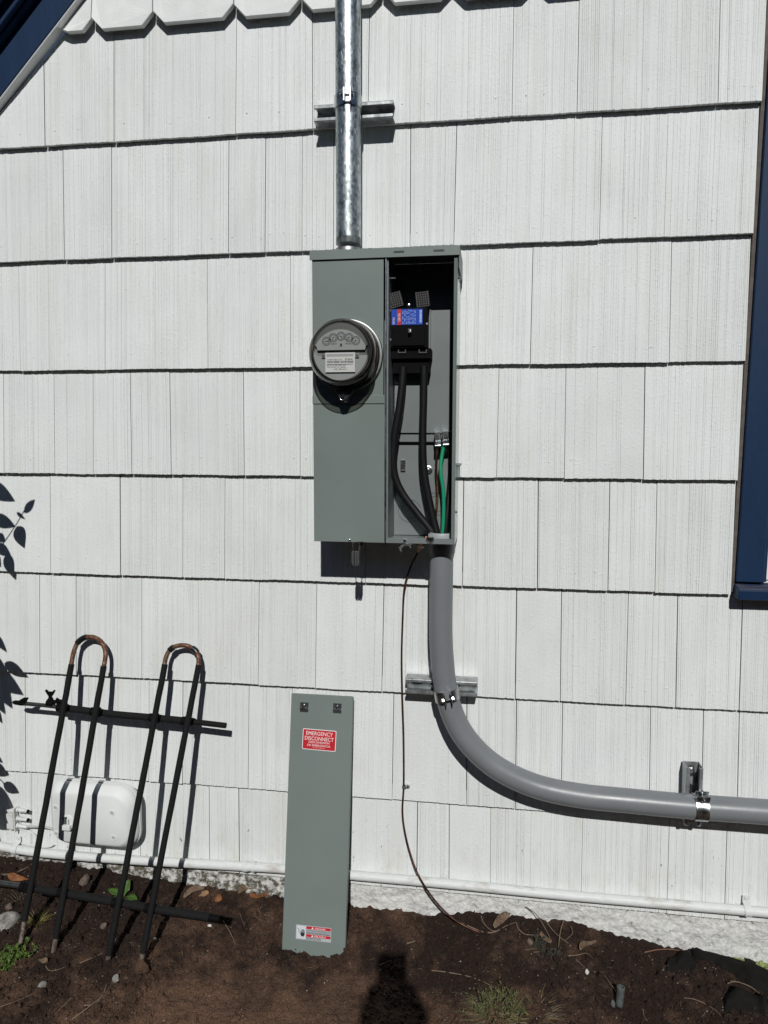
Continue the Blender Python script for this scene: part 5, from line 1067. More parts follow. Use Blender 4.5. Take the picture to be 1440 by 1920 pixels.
# black landscape fabric poking out of the soil at the right
def sheet(top, bot, name, label, nx_=26, ny_=9, amp=0.006, seed=1, lift=0.006):
    mb = MB(); rows = []
    tx_ = [t_[0] for t_ in top]
    for j in range(ny_):
        f_ = j / (ny_ - 1); row = []
        for i in range(nx_):
            g_ = i / (nx_ - 1); a_ = np.array([np.interp(g_, np.linspace(0, 1, len(top)), [t_[k] for t_ in top]) for k in (0, 1)]); b_ = np.array([np.interp(g_, np.linspace(0, 1, len(bot)), [t_[k] for t_ in bot]) for k in (0, 1)])
            uv_ = a_ * (1 - f_) + b_ * f_; p_ = WG(*uv_)
            h_ = lift + amp * math.sin(f_ * math.pi) * (1.4 + math.sin(g_ * 9 + seed)) + 0.004 * noise.noise(Vector((g_ * 7, f_ * 4, seed)))
            edge = min(i, nx_ - 1 - i, j, ny_ - 1 - j); h_ -= 0.012 if edge == 0 else 0
            row.append(p_ + Vector((0, 0, h_)))
        rows.append(mb.pts(row))
    for a_, b_ in zip(rows, rows[1:]):
        for k in range(nx_ - 1): mb.face((a_ + k, a_ + k + 1, b_ + k + 1, b_ + k))
    return add(name, mb, M_FABRIC, smooth=True, label=label, cat='fabric', fixn=False, angle=180, group='scraps of landscape fabric')
sheet([(1296, 1790), (1330, 1789), (1370, 1797), (1410, 1812), (1450, 1826), (1490, 1836)], [(1300, 1797), (1335, 1806), (1370, 1826), (1405, 1852), (1440, 1868), (1490, 1885)], 'landscape_fabric', 'black fabric strip along the foundation at the right edge', amp=0.010, seed=2)
sheet([(1252, 1800), (1285, 1791), (1312, 1801)], [(1250, 1826), (1278, 1820), (1300, 1822)], 'landscape_fabric', 'small black fabric fold left of the long fabric strip', 16, 8, 0.012, 3)
sheet([(1356, 1868), (1385, 1862), (1420, 1868), (1440, 1880)], [(1358, 1902), (1385, 1898), (1412, 1900), (1435, 1902)], 'landscape_fabric', 'dark crumpled fabric lump at the lower right corner', 18, 9, 0.014, 5)
# twigs, roots
def twig(name, px, r, m, label, cat='twig', lift=0.004, group=None, taper=0.5, seed=0):
    rr_ = random.Random(seed); P = spline([WG(u, v) + Vector((0, 0, lift + (l_[0] if l_ else 0))) for (u, v, *l_) in px], 6); n = len(P)
    return add(name, MB().tube(P, [r * (1 - (1 - taper) * k / (n - 1)) for k in range(n)], 7), m, smooth=True, label=label, cat=cat, group=group)
twig('twig', [(-20, 1647), (0, 1643), (25, 1640), (54, 1628)], 0.0034, M_STONEB, 'pale curved stick at the far left under the white pipe')
twig('twig', [(-5, 1893), (20, 1884), (45, 1874), (66, 1864)], 0.0011, M_ROOT, 'thin pale root at lower left below the fern-like weed')
twig('twig', [(135, 1914), (160, 1896), (178, 1882), (192, 1870), (200, 1848)], 0.0016, M_STRAW, 'long bent straw stem in front of the rack')
twig('twig', [(158, 1888), (176, 1886), (190, 1876)], 0.0012, M_STRAW, 'short straw stem branching beside the long bent one')
twig('twig', [(105, 1903), (118, 1890), (136, 1872)], 0.0013, M_ROOT, 'short brown twig at lower left centre')
twig('twig', [(150, 1808), (170, 1800), (193, 1790)], 0.0012, M_ROOT, 'thin reddish twig between the second and third rack rods')
twig('twig', [(86, 1814), (92, 1822), (105, 1822), (122, 1816)], 0.0012, M_ROOT, 'forked twig at the foot of the second rack rod')
twig('twig', [(808, 1822), (840, 1826), (880, 1834), (915, 1848), (945, 1868), (975, 1895)], 0.0014, M_ROOT, 'long thin root arching into the grassy weed at lower right')
twig('twig', [(865, 1733), (885, 1742), (910, 1751), (930, 1749), (950, 1738), (968, 1732)], 0.0019, M_ROOT, 'thick dry root curling round the tan leaf')
twig('twig', [(902, 1720), (908, 1735), (922, 1747), (935, 1748)], 0.0014, M_ROOT, 'looped dry root left of the tan leaf')
twig('twig', [(968, 1735, 0.004), (972, 1748, 0.006), (985, 1757, 0.004), (1012, 1756)], 0.0015, M_ROOT, 'loop of dry root right of the tan leaf')
twig('twig', [(985, 1722, 0.03), (1005, 1730, 0.02), (1020, 1748, 0.012), (1032, 1765, 0.004)], 0.0014, M_ROOT, 'arched dry stem against the foundation above the dusty weed')
twig('twig', [(1022, 1735, 0.012), (1035, 1752, 0.010), (1052, 1765, 0.005), (1066, 1771)], 0.0013, M_ROOT, 'second arched dry stem above the dusty weed')
twig('twig', [(1057, 1740, 0.02), (1050, 1760, 0.012), (1047, 1785, 0.003)], 0.0012, M_STRAW, 'upright straw right of the dusty weed')
twig('twig', [(1070, 1745, 0.008), (1073, 1758, 0.008), (1060, 1768, 0.004)], 0.0011, M_ROOT, 'short hooked root under the foundation')
twig('twig', [(1000, 1788), (1020, 1786), (1008, 1782), (985, 1783)], 0.0011, M_STRAW, 'straw scrap left of the dusty weed')
twig('twig', [(1080, 1805, 0.004), (1090, 1812, 0.002), (1098, 1820)], 0.0010, M_ROOT, 'stalk touching the white pebble')
twig('twig', [(1065, 1795), (1085, 1793), (1100, 1790), (1112, 1800)], 0.0010, M_ROOT, 'tangled rootlet left of the curled brown leaf')
twig('twig', [(1208, 1791, 0.004), (1235, 1787, 0.006), (1262, 1787, 0.006), (1285, 1790, 0.002)], 0.0016, mat('reddish_stem', (0.17, 0.085, 0.06), 0.8, var=0.2, vscale=50), 'reddish dry stem lying above the fabric fold')
twig('twig', [(1282, 1874), (1300, 1876), (1320, 1884), (1340, 1896), (1352, 1908)], 0.0011, M_ROOT, 'thin pale root in front of the fabric lump')
twig('twig', [(1364, 1851, 0.006), (1378, 1853, 0.014), (1405, 1862, 0.014), (1425, 1872, 0.008), (1445, 1880, 0.004)], 0.0015, M_ROOT, 'jointed grey twig across the black fabric at the right edge')
twig('twig', [(1128, 1828, 0.002), (1140, 1848, 0.01), (1155, 1872, 0.012)], 0.0009, M_STRAW, 'thin stem leaning towards the pipe stub')
twig('twig', [(1205, 1895), (1208, 1908), (1214, 1918)], 0.0011, M_ROOT, 'short upright rootlet at the bottom edge')
twig('twig', [(712, 1812), (722, 1808), (732, 1803)], 0.0016, M_STRAW, "pale straw lying in the photographer's shadow")
twig('twig', [(763, 1772), (772, 1769), (778, 1767)], 0.0019, M_STRAW, "pale chip of straw above the photographer's shadow")
twig('twig', [(745, 1865), (757, 1868), (768, 1875)], 0.0012, M_ROOT, "forked rootlet inside the photographer's shadow")
twig('twig', [(418, 1735, 0.01), (430, 1755, 0.012), (442, 1775, 0.003)], 0.0009, M_STRAW, 'thin upright straw right of the lower crossbar end')
twig('twig', [(450, 1715), (455, 1730), (463, 1745)], 0.0009, M_ROOT, 'fine rootlet on the slope left of the grey cover')

def blades(cx, cy, n, h, spread, m, name, label, seed, cat='weed', w=0.0012, lean=(0, 0), kind=None, mats=None, rad=0.012):
    r = random.Random(seed); mb = MB()
    for k in range(n):
        mb.cur = r.randrange(len(mats)) if mats else 0
        an = r.uniform(0, 6.28); rr_ = rad * math.sqrt(r.random()); u0 = cx; p0_ = WG(cx, cy) + Vector((rr_ * math.cos(an), rr_ * math.sin(an), 0)); p0_.z = gz(p0_.x, p0_.y) - 0.002
        dv_ = Vector((math.cos(an) * spread * r.uniform(0.3, 1.2) + lean[0], math.sin(an) * spread * r.uniform(0.3, 1.2) + lean[1], 1)).normalized(); L_ = h * r.uniform(0.5, 1.15); s_ = dv_.cross(Vector((r.uniform(-1, 1), r.uniform(-1, 1), 0.1))).normalized()
        rows = []
        for i in range(4):
            tt = i / 3; p_ = p0_ + dv_ * L_ * tt + Vector((dv_.x, dv_.y, -0.9)) * (L_ * 0.35 * tt * tt); ww = w * (1 - tt * 0.85)
            rows.append(mb.pts([p_ - s_ * ww, p_ + s_ * ww]))
        for a_, b_ in zip(rows, rows[1:]): mb.face((a_, a_ + 1, b_ + 1, b_))
    return add(name, mb, mats or m, label=label, cat=cat, fixn=False, kind=kind)
def feathery(px, n, h, m, name, label, seed, rad=0.02, leafn=26, cat='weed', leaf=0.003):
    """a weed with many short stems, each set with small narrow leaflets"""
    r = random.Random(seed); st_ = MB(); lf = MB(); root = thing(name, WG(*px[0]), label, cat)
    for k in range(n):
        u, v = r.choice(px); b0 = WG(u, v) + Vector((r.gauss(0, rad), r.gauss(0, rad * 0.8), 0)); b0.z = gz(b0.x, b0.y) - 0.001
        an = r.uniform(0, 6.28); d_ = Vector((math.cos(an) * r.uniform(0.1, 0.9), math.sin(an) * r.uniform(0.1, 0.9) - 0.15, r.uniform(0.5, 1.2))).normalized(); L_ = h * r.uniform(0.5, 1.2)
        P = [b0 + d_ * L_ * t_ + Vector((0, 0, -0.25 * L_ * t_ * t_)) for t_ in (0, 0.35, 0.7, 1.0)]
        st_.tube(P, [0.0007, 0.0006, 0.0005, 0.0003], 4, cap=False)
        for q_ in range(leafn):
            t_ = r.uniform(0.2, 1.0); p_ = b0 + d_ * L_ * t_ + Vector((0, 0, -0.25 * L_ * t_ * t_)); dl = (Vector((r.uniform(-1, 1), r.uniform(-1, 1), r.uniform(-0.2, 1))).normalized() + d_ * 0.6).normalized(); s_ = dl.cross(Vector((r.uniform(-1, 1), r.uniform(-1, 1), r.uniform(-1, 1)))).normalized(); ll = leaf * r.uniform(0.6, 1.6)
            o_ = lf.pts([p_, p_ + dl * ll * 0.5 + s_ * ll * 0.22, p_ + dl * ll, p_ + dl * ll * 0.5 - s_ * ll * 0.22]); lf.face((o_, o_ + 1, o_ + 2, o_ + 3))
    add('stems', st_, m, root, fixn=False); add('foliage', lf, m, root, fixn=False, kind='stuff')
    return root
feathery([(12, 1806), (25, 1798), (35, 1788), (8, 1815), (44, 1790)], 60, 0.035, M_FERN2, 'feathery_weed', 'bright green feathery weed at the lower left corner', 3, rad=0.014, leafn=34, leaf=0.005)
feathery([(47, 1768)], 6, 0.020, M_FERN, 'feathery_weed', 'small green sprig at the foot of the leftmost rack rod', 4, rad=0.005, leaf=0.004)
blades(70, 1733, 130, 0.050, 0.75, None, 'grass_tuft', 'small yellow green grass tuft between the left rack rods', 5, w=0.0008, mats=[M_YGRASS, M_YGRASS, M_FERN], rad=0.008, cat='grass')
blades(40, 1690, 26, 0.05, 0.9, M_WEED, 'grass_tuft', 'sparse grey grass behind the pale concrete chunk', 6, w=0.0007, rad=0.02, cat='grass')
blades(930, 1904, 300, 0.042, 2.6, None, 'weed_clump', 'spreading grey green weed clump at the bottom edge right of centre', 8, w=0.0009, mats=[M_WEED, M_OLIVE, M_OLIVE, M_STRAW], rad=0.055, cat='weed')
blades(1000, 1910, 240, 0.040, 2.6, None, 'weed_clump', 'dry brownish part-dead weed clump right of the grey green one', 9, w=0.0009, mats=[M_WEED, M_STRAW, M_ROOT, M_YGRASS], rad=0.048, cat='weed')
feathery([(905, 1890), (920, 1880), (945, 1872), (965, 1888), (930, 1900), (955, 1908), (900, 1908)], 110, 0.040, M_OLIVE, 'low_weed', 'low leafy weed among the blades at the bottom edge', 10, rad=0.015, leafn=20, leaf=0.004)
feathery([(1020, 1785), (1035, 1795), (1012, 1775)], 40, 0.028, M_WEEDD, 'dusty_weed', 'dull dusty green weed under the dry stems', 11, rad=0.010, leafn=22, leaf=0.0038)
blades(500, 1790 - 60, 10, 0.03, 1.0, M_STRAW, 'grass_tuft', 'few dry blades on the slope left of the grey cover', 12, w=0.0006, rad=0.03, cat='grass')
def leafy(u, v, leaves, m, name, label, cat='plant'):
    root = thing(name, WG(u, v), label, cat); b0 = WG(u, v)
    for k, (an, el, L_, w_) in enumerate(leaves):
        d_ = Vector((math.cos(an) * math.cos(el), math.sin(an) * math.cos(el), math.sin(el))); s_ = d_.cross(Vector((0, 0, 1))).normalized(); up_ = s_.cross(d_); mb = MB(); rows = []
        for i in range(9):
            tt = i / 8; ww = w_ * math.sin(math.pi * min(1, tt * 0.92 + 0.05)) ** 0.8 * (0.35 + 0.65 * tt if tt < 0.5 else 1.0); p_ = b0 + d_ * L_ * tt - up_ * (L_ * 0.25 * tt * tt)
            rows.append(mb.pts([p_ - s_ * ww + up_ * ww * 0.3, p_ - s_ * ww * 0.5 + up_ * ww * 0.05, p_, p_ + s_ * ww * 0.5 + up_ * ww * 0.05, p_ + s_ * ww + up_ * ww * 0.3]))
        for a_, b_ in zip(rows, rows[1:]):
            for q_ in range(4): mb.face((a_ + q_, a_ + q_ + 1, b_ + q_ + 1, b_ + q_))
        o = add('leaf', mb, m, root, smooth=True, fixn=False, angle=180); md = o.modifiers.new('thickness', 'SOLIDIFY'); md.thickness = 0.0006
    return root
leafy(230, 1684, [(1.35, 1.15, 0.048, 0.017), (-0.15, 0.35, 0.048, 0.016), (2.95, 0.55, 0.052, 0.014), (-1.0, 0.3, 0.030, 0.012), (3.7, 0.3, 0.030, 0.011)], M_LEAFG, 'broadleaf_weed', 'fresh green broad-leaved weed behind the lower crossbar')
for u, v, k, lb_ in ((1384, 1808, 9, 'small pale green rosette plant against the foundation at right'), (1428, 1816, 12, 'larger pale green rosette plant at the right edge')):
    leafy(u, v, [(i * 2.399, 0.35 + 0.05 * i, 0.020 + 0.0005 * (k - i), 0.0062) for i in range(k)], M_SUCC, 'rosette_plant', lb_)

# ---- countless soil crumbs, grit and straw: stuff
ico_v = []; bm = bmesh.new(); bmesh.ops.create_icosphere(bm, subdivisions=1, radius=1.0); ico_v = np.array([v.co[:] for v in bm.verts]); ico_f = np.array([[v.index for v in f_.verts] for f_ in bm.faces]); bm.free()
def scatter(name, n, smin, smax, m, label, cat, region, pw=2.2, flat=(0.6, 1.0), seed=1, lift=0.2):
    g = np.random.default_rng(seed); allv = []; allf = []; k = 0; tries = 0
    while k < n and tries < n * 4:
        tries += 1
        x = g.uniform(region[0], region[1]); y = -abs(g.uniform(region[2], region[3]))
        dens = 0.55 + 0.6 * noise.noise(Vector((x * 5, y * 5, seed))) 
        if -0.78 < x < -0.30 and y < -0.20: dens *= 0.35
        if g.random() > dens: continue
        s = smin + (smax - smin) * g.random() ** pw; sc = np.array([s * g.uniform(0.7, 1.3), s * g.uniform(0.7, 1.3), s * g.uniform(*flat)])
        a_ = g.uniform(0, 6.28); v_ = ico_v * (1 + g.uniform(-0.28, 0.28, (12, 1))) * sc; ca, sa = math.cos(a_), math.sin(a_); v_ = np.stack([v_[:, 0] * ca - v_[:, 1] * sa, v_[:, 0] * sa + v_[:, 1] * ca, v_[:, 2]], 1)
        allv.append(v_ + np.array([x, y, gz(x, y) + s * lift])); allf.append(ico_f + 12 * k); k += 1
    me = bpy.data.meshes.new(name); me.from_pydata(np.concatenate(allv).tolist(), [], np.concatenate(allf).tolist())
    return add(name, me, m, label=label, cat=cat, kind='stuff', fixn=False)
scatter('soil_crumbs', 22000, 0.0008, 0.0050, M_SOIL, 'loose dark crumbs scattered over the soil', 'soil', (-1.5, 0.75, 0.0, 0.48), 2.6, seed=1)
scatter('soil_clods', 2000, 0.003, 0.012, M_SOIL, 'larger brown clods lying on the soil', 'soil', (-1.5, 0.75, 0.0, 0.45), 2.4, seed=2, lift=0.1)
scatter('grit', 1700, 0.0006, 0.0022, M_GRIT, 'pale grit specks sprinkled over the soil', 'grit', (-1.5, 0.75, 0.01, 0.46), 2.5, seed=3, lift=0.5)
g = np.random.default_rng(8); mb = MB()
for k in range(1100):
    x = g.uniform(-1.5, 0.72); y = -g.uniform(0.01, 0.45)
    if -0.75 < x < -0.3 and y < -0.22 and g.random() < 0.7: continue
    a_ = g.uniform(0, 6.28); L_ = g.uniform(0.006, 0.026) * g.random() ** 0.6; w_ = g.uniform(0.0002, 0.0005); d_ = Vector((math.cos(a_), math.sin(a_), g.uniform(-0.1, 0.35))); p0_ = Vector((x, y, gz(x, y) + 0.0025)); s_ = d_.cross(Vector((0, 0, 1))).normalized()
    bend = Vector((g.uniform(-1, 1), g.uniform(-1, 1), g.uniform(0, 1))) * L_ * 0.25
    rows = [mb.pts([q_ - s_ * w_ + Vector((0, 0, w_)), q_ + s_ * w_]) for q_ in (p0_, p0_ + d_ * L_ * 0.5 + bend, p0_ + d_ * L_)]
    for q1, q2 in zip(rows, rows[1:]): mb.face((q1, q1 + 1, q2 + 1, q2))
add('straw_litter', mb, mat('dull_litter', (0.105, 0.074, 0.048), 0.85, var=0.5, vscale=60), label='fine dry straw and rootlets littering the soil', cat='litter', kind='stuff', fixn=False)

# ================================================================== SHRUB just outside the left edge; its shadow falls on the shingles
SD = SUN / SUN.y
shrub = thing('leafy_shrub', (-1.74, -0.34, gz(-1.74, -0.34)), 'leafy shrub left of the wall whose shadow falls on the shingles', 'shrub')
LV = [(-34, 900, 25, 936, 15), (42, 958, 62, 932, 8), (28, 957, 45, 971, 3.5), (29, 984, 45, 1027, 14), (-18, 966, 27, 985, 12), (-8, 1000, 9, 1014, 8), (-10, 1020, 20, 1041, 10), (10, 1038, 26, 1084, 12), (-10, 1040, 2, 1064, 8),
      (-14, 1188, 13, 1223, 8), (8, 1243, 49, 1267, 10), (-30, 1248, 41, 1301, 18), (-16, 1262, 21, 1327, 17), (-22, 1285, 8, 1338, 13), (-12, 1328, 3, 1356, 7), (-30, 1225, 16, 1262, 13),
      (-20, 1408, 6, 1431, 7), (-14, 1436, 14, 1452, 11), (3, 1468, 34, 1486, 10), (-30, 1482, 24, 1514, 22), (-28, 1512, 23, 1546, 22), (-16, 1532, 18, 1556, 12), (-14, 1562, 3, 1581, 8)]
hub = {}
for k, (u0, v0, u1, v1, wpx) in enumerate(LV):
    d0 = 0.27 + 0.05 * math.sin(k * 1.7); A_ = V(W(u0, v0)) - SD * d0; B_ = V(W(u1, v1)) - SD * (d0 + random.uniform(-0.012, 0.012)); ax_ = B_ - A_; s_ = ax_.cross(SD).normalized(); ww = wpx * 0.00142; mb = MB(); rows = []
    up_ = s_.cross(ax_.normalized())
    for i in range(11):
        tt = i / 10; w_ = ww * (math.sin(math.pi * tt ** 0.75) ** 0.9 if 0 < tt < 1 else 0.02); p_ = A_ + ax_ * tt + up_ * (0.006 * math.sin(tt * 3))
        rows.append(mb.pts([p_ - s_ * w_, p_, p_ + s_ * w_]))
    for a_, b_ in zip(rows, rows[1:]): mb.face((a_, a_ + 1, b_ + 1, b_)); mb.face((a_ + 1, a_ + 2, b_ + 2, b_ + 1))
    o = add('leaf', mb, M_SHRUB, shrub, smooth=True, fixn=False, angle=180); md = o.modifiers.new('thickness', 'SOLIDIFY'); md.thickness = 0.0006
st_ = MB(); base = Vector((-1.74, -0.34, gz(-1.74, -0.34) - 0.02))
def shp(u, v, d=0.27): return V(W(u, v)) - SD * d
trunk = spline([base, base + Vector((0.03, 0.02, 0.35)), shp(-60, 1500), shp(-75, 1350), shp(-60, 1220), shp(-55, 1080), shp(-75, 960)], 6); st_.tube(trunk, [0.009 - 0.006 * k / len(trunk) for k in range(len(trunk))], 8)
for br_px in ([(-58, 1110), (-30, 1060), (0, 1024), (28, 980), (44, 950), (50, 940)], [(-60, 1240), (-35, 1250), (-10, 1262), (8, 1275)], [(-60, 1230), (-30, 1215), (-12, 1190)], [(-62, 1500), (-40, 1495), (-10, 1490)], [(-66, 1460), (-30, 1440), (5, 1468)], [(-62, 1500), (-40, 1545), (-12, 1562)], [(-66, 960), (-45, 930), (-30, 905)], [(-50, 1050), (-20, 1035), (10, 1040)]):
    st_.tube(spline([shp(u, v) for u, v in br_px], 4), 0.0016, 6)
add('stems', st_, M_BARK, shrub, smooth=True)
lm0 = None; r = random.Random(77)
for k in range(60):
    tp = trunk[r.randrange(8, len(trunk))] + Vector((-abs(r.gauss(0.10, 0.07)), r.gauss(0.02, 0.06), r.gauss(0, 0.05)))
    if lm0 is None:
        mb = MB(); rows = []
        for i in range(9):
            tt = i / 8; w_ = 0.019 * math.sin(math.pi * tt ** 0.75) if 0 < tt < 1 else 0.0004; rows.append(mb.pts([(tt * 0.08 - 0.04, -w_, 0.004 * math.sin(tt * 3)), (tt * 0.08 - 0.04, 0, 0.004 * math.sin(tt * 3) - w_ * 0.15), (tt * 0.08 - 0.04, w_, 0.004 * math.sin(tt * 3))]))
        for a_, b_ in zip(rows, rows[1:]): mb.face((a_, a_ + 1, b_ + 1, b_)); mb.face((a_ + 1, a_ + 2, b_ + 2, b_ + 1))
        lm0 = mb.mesh('shrub_leaf'); lm0.materials.append(M_SHRUB)
    o = bpy.data.objects.new('leaf', lm0); col.objects.link(o); o.parent = shrub; o.location = tp - WLOC[shrub.name]; o.rotation_euler = (r.uniform(-1, 1), r.uniform(-1, 1), r.uniform(0, 6.28))

# ================================================================== PHOTOGRAPHER with the phone: stands behind the camera, only the shadow is seen
cR, cU, cF = Vector(AX_R), Vector(AX_U), Vector(AX_F); c0 = V(CAM)
def cl_(x, y, z): return c0 + cR * x + cU * y - cF * z          # right, up, behind the lens
PM = Matrix(((cR.x, cU.x, -cF.x, c0.x), (cR.y, cU.y, -cF.y, c0.y), (cR.z, cU.z, -cF.z, c0.z), (0, 0, 0, 1)))
phone = thing('smartphone', cl_(0, -0.14, 0.012), 'smartphone held upright by the photographer in front of the wall', 'phone')
add('phone_body', MB().box(-0.038, 0.038, -0.140, 0.018, 0.008, 0.0165, PM), M_BLK, phone, bevel=0.003, seg=2)
add('phone_screen', MB().box(-0.0345, 0.0345, -0.136, 0.014, 0.0167, 0.0170, PM), mat('dark_screen_glass', (0.01, 0.01, 0.012), 0.08), phone)
gzp = gz(0.1, -2.4)
joints = {}; edges = []
def jn(name, p, rx, ry=None, parent=None):
    joints[name] = (len(joints), Vector(p), rx, ry or rx)
    if parent: edges.append((joints[parent][0], joints[name][0]))
hx, hy = 0.075, -2.43
jn('pelvis', (hx, hy, 0.86), 0.155, 0.115)
jn('waist', (hx, hy + 0.005, 1.00), 0.135, 0.10, 'pelvis'); jn('chest', (hx, hy + 0.01, 1.19), 0.155, 0.11, 'waist'); jn('collar', (hx, hy + 0.02, 1.325), 0.11, 0.08, 'chest')
jn('neck', (hx - 0.003, hy + 0.045, 1.405), 0.052, 0.055, 'collar'); jn('skull_base', (hx - 0.006, hy + 0.07, 1.455), 0.066, 0.078, 'neck'); jn('head', (hx - 0.008, hy + 0.085, 1.52), 0.074, 0.092, 'skull_base'); jn('crown', (hx - 0.009, hy + 0.085, 1.575), 0.058, 0.072, 'head')
jn('nose', (hx - 0.008, hy + 0.185, 1.50), 0.012, 0.014, 'head')
for s, sg in (('l', -1), ('r', 1)):
    jn('hip' + s, (hx + sg * 0.095, hy, 0.80), 0.085, 0.09, 'pelvis'); jn('knee' + s, (hx + sg * 0.11, hy + 0.02, 0.44 + gzp * 0.5), 0.056, 0.06, 'hip' + s); jn('calf' + s, (hx + sg * 0.112, hy - 0.005, 0.30 + gzp), 0.054, 0.056, 'knee' + s)
    jn('ankle' + s, (hx + sg * 0.115, hy - 0.02, 0.075 + gzp), 0.038, 0.042, 'calf' + s); jn('ball' + s, (hx + sg * 0.13, hy + 0.12, 0.035 + gzp), 0.042, 0.030, 'ankle' + s); jn('toe' + s, (hx + sg * 0.135, hy + 0.18, 0.028 + gzp), 0.036, 0.024, 'ball' + s)
    jn('shoulder' + s, (hx + sg * 0.175, hy + 0.03, 1.285), 0.058, 0.058, 'collar'); jn('elbow' + s, (hx + sg * 0.185 - 0.01, hy + 0.20, 1.06), 0.042, 0.042, 'shoulder' + s)
    wr = cl_(sg * 0.062, -0.165, 0.055); mid = (joints['elbow' + s][1] * 0.5 + wr * 0.5); jn('forearm' + s, mid, 0.037, 0.036, 'elbow' + s); jn('wrist' + s, wr, 0.025, 0.022, 'forearm' + s)
    jn('palm' + s, cl_(sg * 0.050, -0.115, 0.040), 0.026, 0.018, 'wrist' + s)
    jn('thumb1' + s, cl_(sg * 0.048, -0.090, 0.040), 0.0105, 0.0105, 'palm' + s); jn('thumb2' + s, cl_(sg * 0.034, -0.066, 0.030), 0.009, 0.009, 'thumb1' + s); jn('thumb3' + s, cl_(sg * 0.026, -0.048, 0.027), 0.008, 0.008, 'thumb2' + s)
    for k in range(4):
        yk = -0.075 - 0.018 * k; ln = (0.95, 1.0, 0.95, 0.8)[k]
        jn('kn%d%s' % (k, s), cl_(sg * 0.056, yk - 0.006, 0.024), 0.0095, 0.0095, 'palm' + s); jn('mid%d%s' % (k, s), cl_(sg * 0.051, yk, -0.002), 0.0085, 0.0085, 'kn%d%s' % (k, s)); jn('tip%d%s' % (k, s), cl_(sg * (0.051 - 0.020 * ln), yk + 0.002, -0.0015), 0.0078, 0.0078, 'mid%d%s' % (k, s))
pm = bpy.data.meshes.new('person'); J_ = sorted(joints.values(), key=lambda q_: q_[0]); org = Vector((hx, hy, gzp))
pm.from_pydata([(q_[1] - org)[:] for q_ in J_], edges, [])
person = bpy.data.objects.new('person', pm); col.objects.link(person); person.location = org; WLOC[person.name] = org
tag(person, 'person in dark clothes standing behind the camera, holding up a phone with both hands', 'person')
sk = person.modifiers.new('skin', 'SKIN'); sk.use_smooth_shade = True
ly = pm.skin_vertices[0] if pm.skin_vertices else None
if ly is None:
    bm = bmesh.new(); bm.from_mesh(pm); bm.verts.layers.skin.verify(); bm.to_mesh(pm); bm.free(); ly = pm.skin_vertices[0]
for i, q_ in enumerate(J_): ly.data[i].radius = (q_[2], q_[3]); ly.data[i].use_root = (i == 0)
person.modifiers.new('smooth', 'SUBSURF').levels = 1; person.modifiers['smooth'].render_levels = 2
pmat = bpy.data.materials.new('clothes_and_skin'); pmat.use_nodes = True; N, L = nodes_of(pmat); geo = N.new('ShaderNodeNewGeometry'); sep = N.new('ShaderNodeSeparateXYZ'); L.new(geo.outputs['Position'], sep.inputs[0])
def over(sock, th):
    q_ = N.new('ShaderNodeMath'); q_.operation = 'GREATER_THAN'; q_.inputs[1].default_value = th; L.new(sock, q_.inputs[0]); return q_.outputs[0]
def mixc(f_, c1, c2):
    q_ = N.new('ShaderNodeMixRGB'); L.new(f_, q_.inputs['Fac'])
    for nm_, c_ in (('Color1', c1), ('Color2', c2)):
        if isinstance(c_, tuple): q_.inputs[nm_].default_value = c_
        else: L.new(c_, q_.inputs[nm_])
    return q_.outputs[0]
k1 = mixc(over(sep.outputs['Z'], 0.90), (0.06, 0.055, 0.045, 1), (0.03, 0.034, 0.045, 1)); k2 = mixc(over(sep.outputs['Z'], 1.385), k1, (0.42, 0.25, 0.18, 1)); k3 = mixc(over(sep.outputs['Y'], -2.07), k2, (0.42, 0.25, 0.18, 1))
L.new(k3, N['Principled BSDF'].inputs['Base Color']); N['Principled BSDF'].inputs['Roughness'].default_value = 0.8
pm.materials.append(pmat)
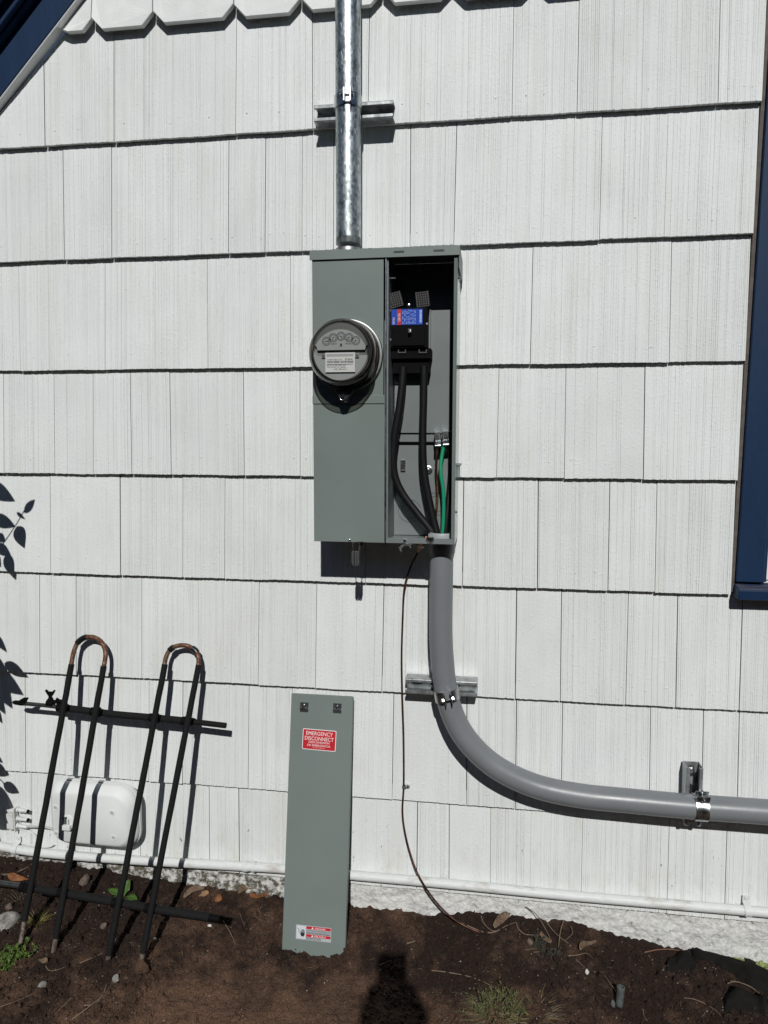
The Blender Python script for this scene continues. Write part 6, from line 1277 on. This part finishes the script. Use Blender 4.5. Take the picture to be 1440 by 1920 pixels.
hm = MB(); hc = joints['head'][1]
for i in range(9):
    pass
hm.lathe([(0.079, -0.03), (0.086, 0.0), (0.084, 0.035), (0.070, 0.065), (0.045, 0.083), (0.01, 0.09)], hc + Vector((0, -0.012, 0.005)), (0, -0.15, 1), 20, False, True)
add('hair', hm, M_HAIR, person, smooth=True)

# ================================================================== HEDGE added behind the photographer, out of view, to block low sky light
hedge = thing('added_hedge', (0, -6.4, gz(0, -6.4)), 'tall dark evergreen hedge added out of view behind the photographer to block sky light', 'hedge')
g = np.random.default_rng(21); NL = 26000
hxs = g.uniform(-16, 16, NL); hzs = g.uniform(0, 1, NL) ** 0.8
tops = np.array([3.85 + 0.22 * noise.noise(Vector((x * 0.9, 3, 0))) + 0.12 * noise.noise(Vector((x * 3.1, 7, 0))) for x in hxs]); zz_ = hzs * tops
yy_ = -6.0 + np.array([0.25 * noise.noise(Vector((x * 1.1, z * 1.3, 2))) for x, z in zip(hxs, zz_)]) - 0.8 * g.random(NL) ** 3 - np.where(zz_ > tops - 0.25, g.uniform(0, 1.1, NL), 0)
d1 = g.normal(size=(NL, 3)); d1 /= np.linalg.norm(d1, axis=1)[:, None]; d2 = np.cross(d1, g.normal(size=(NL, 3))); d2 /= np.linalg.norm(d2, axis=1)[:, None]
sz = g.uniform(0.06, 0.14, NL)[:, None]; c_ = np.stack([hxs, yy_, zz_ - 0.05], 1)
hv = np.stack([c_ - d1 * sz, c_ - d2 * sz * 0.45, c_ + d1 * sz, c_ + d2 * sz * 0.45], 1).reshape(-1, 3)
hm_ = bpy.data.meshes.new('foliage'); hm_.from_pydata(hv.tolist(), [], np.arange(NL * 4).reshape(-1, 4).tolist())
M_HEDGE = mat('added_hedge_foliage', (0.030, 0.050, 0.020), 0.75, var=0.3, vscale=8)
add('foliage', hm_, M_HEDGE, hedge, fixn=False, kind='stuff')
add('hedge_core_block', MB().box(-15.9, 15.9, -6.9, -6.25, -0.1, 3.5), M_HEDGE, hedge)  # solid box that stops sky light leaking through the added foliage
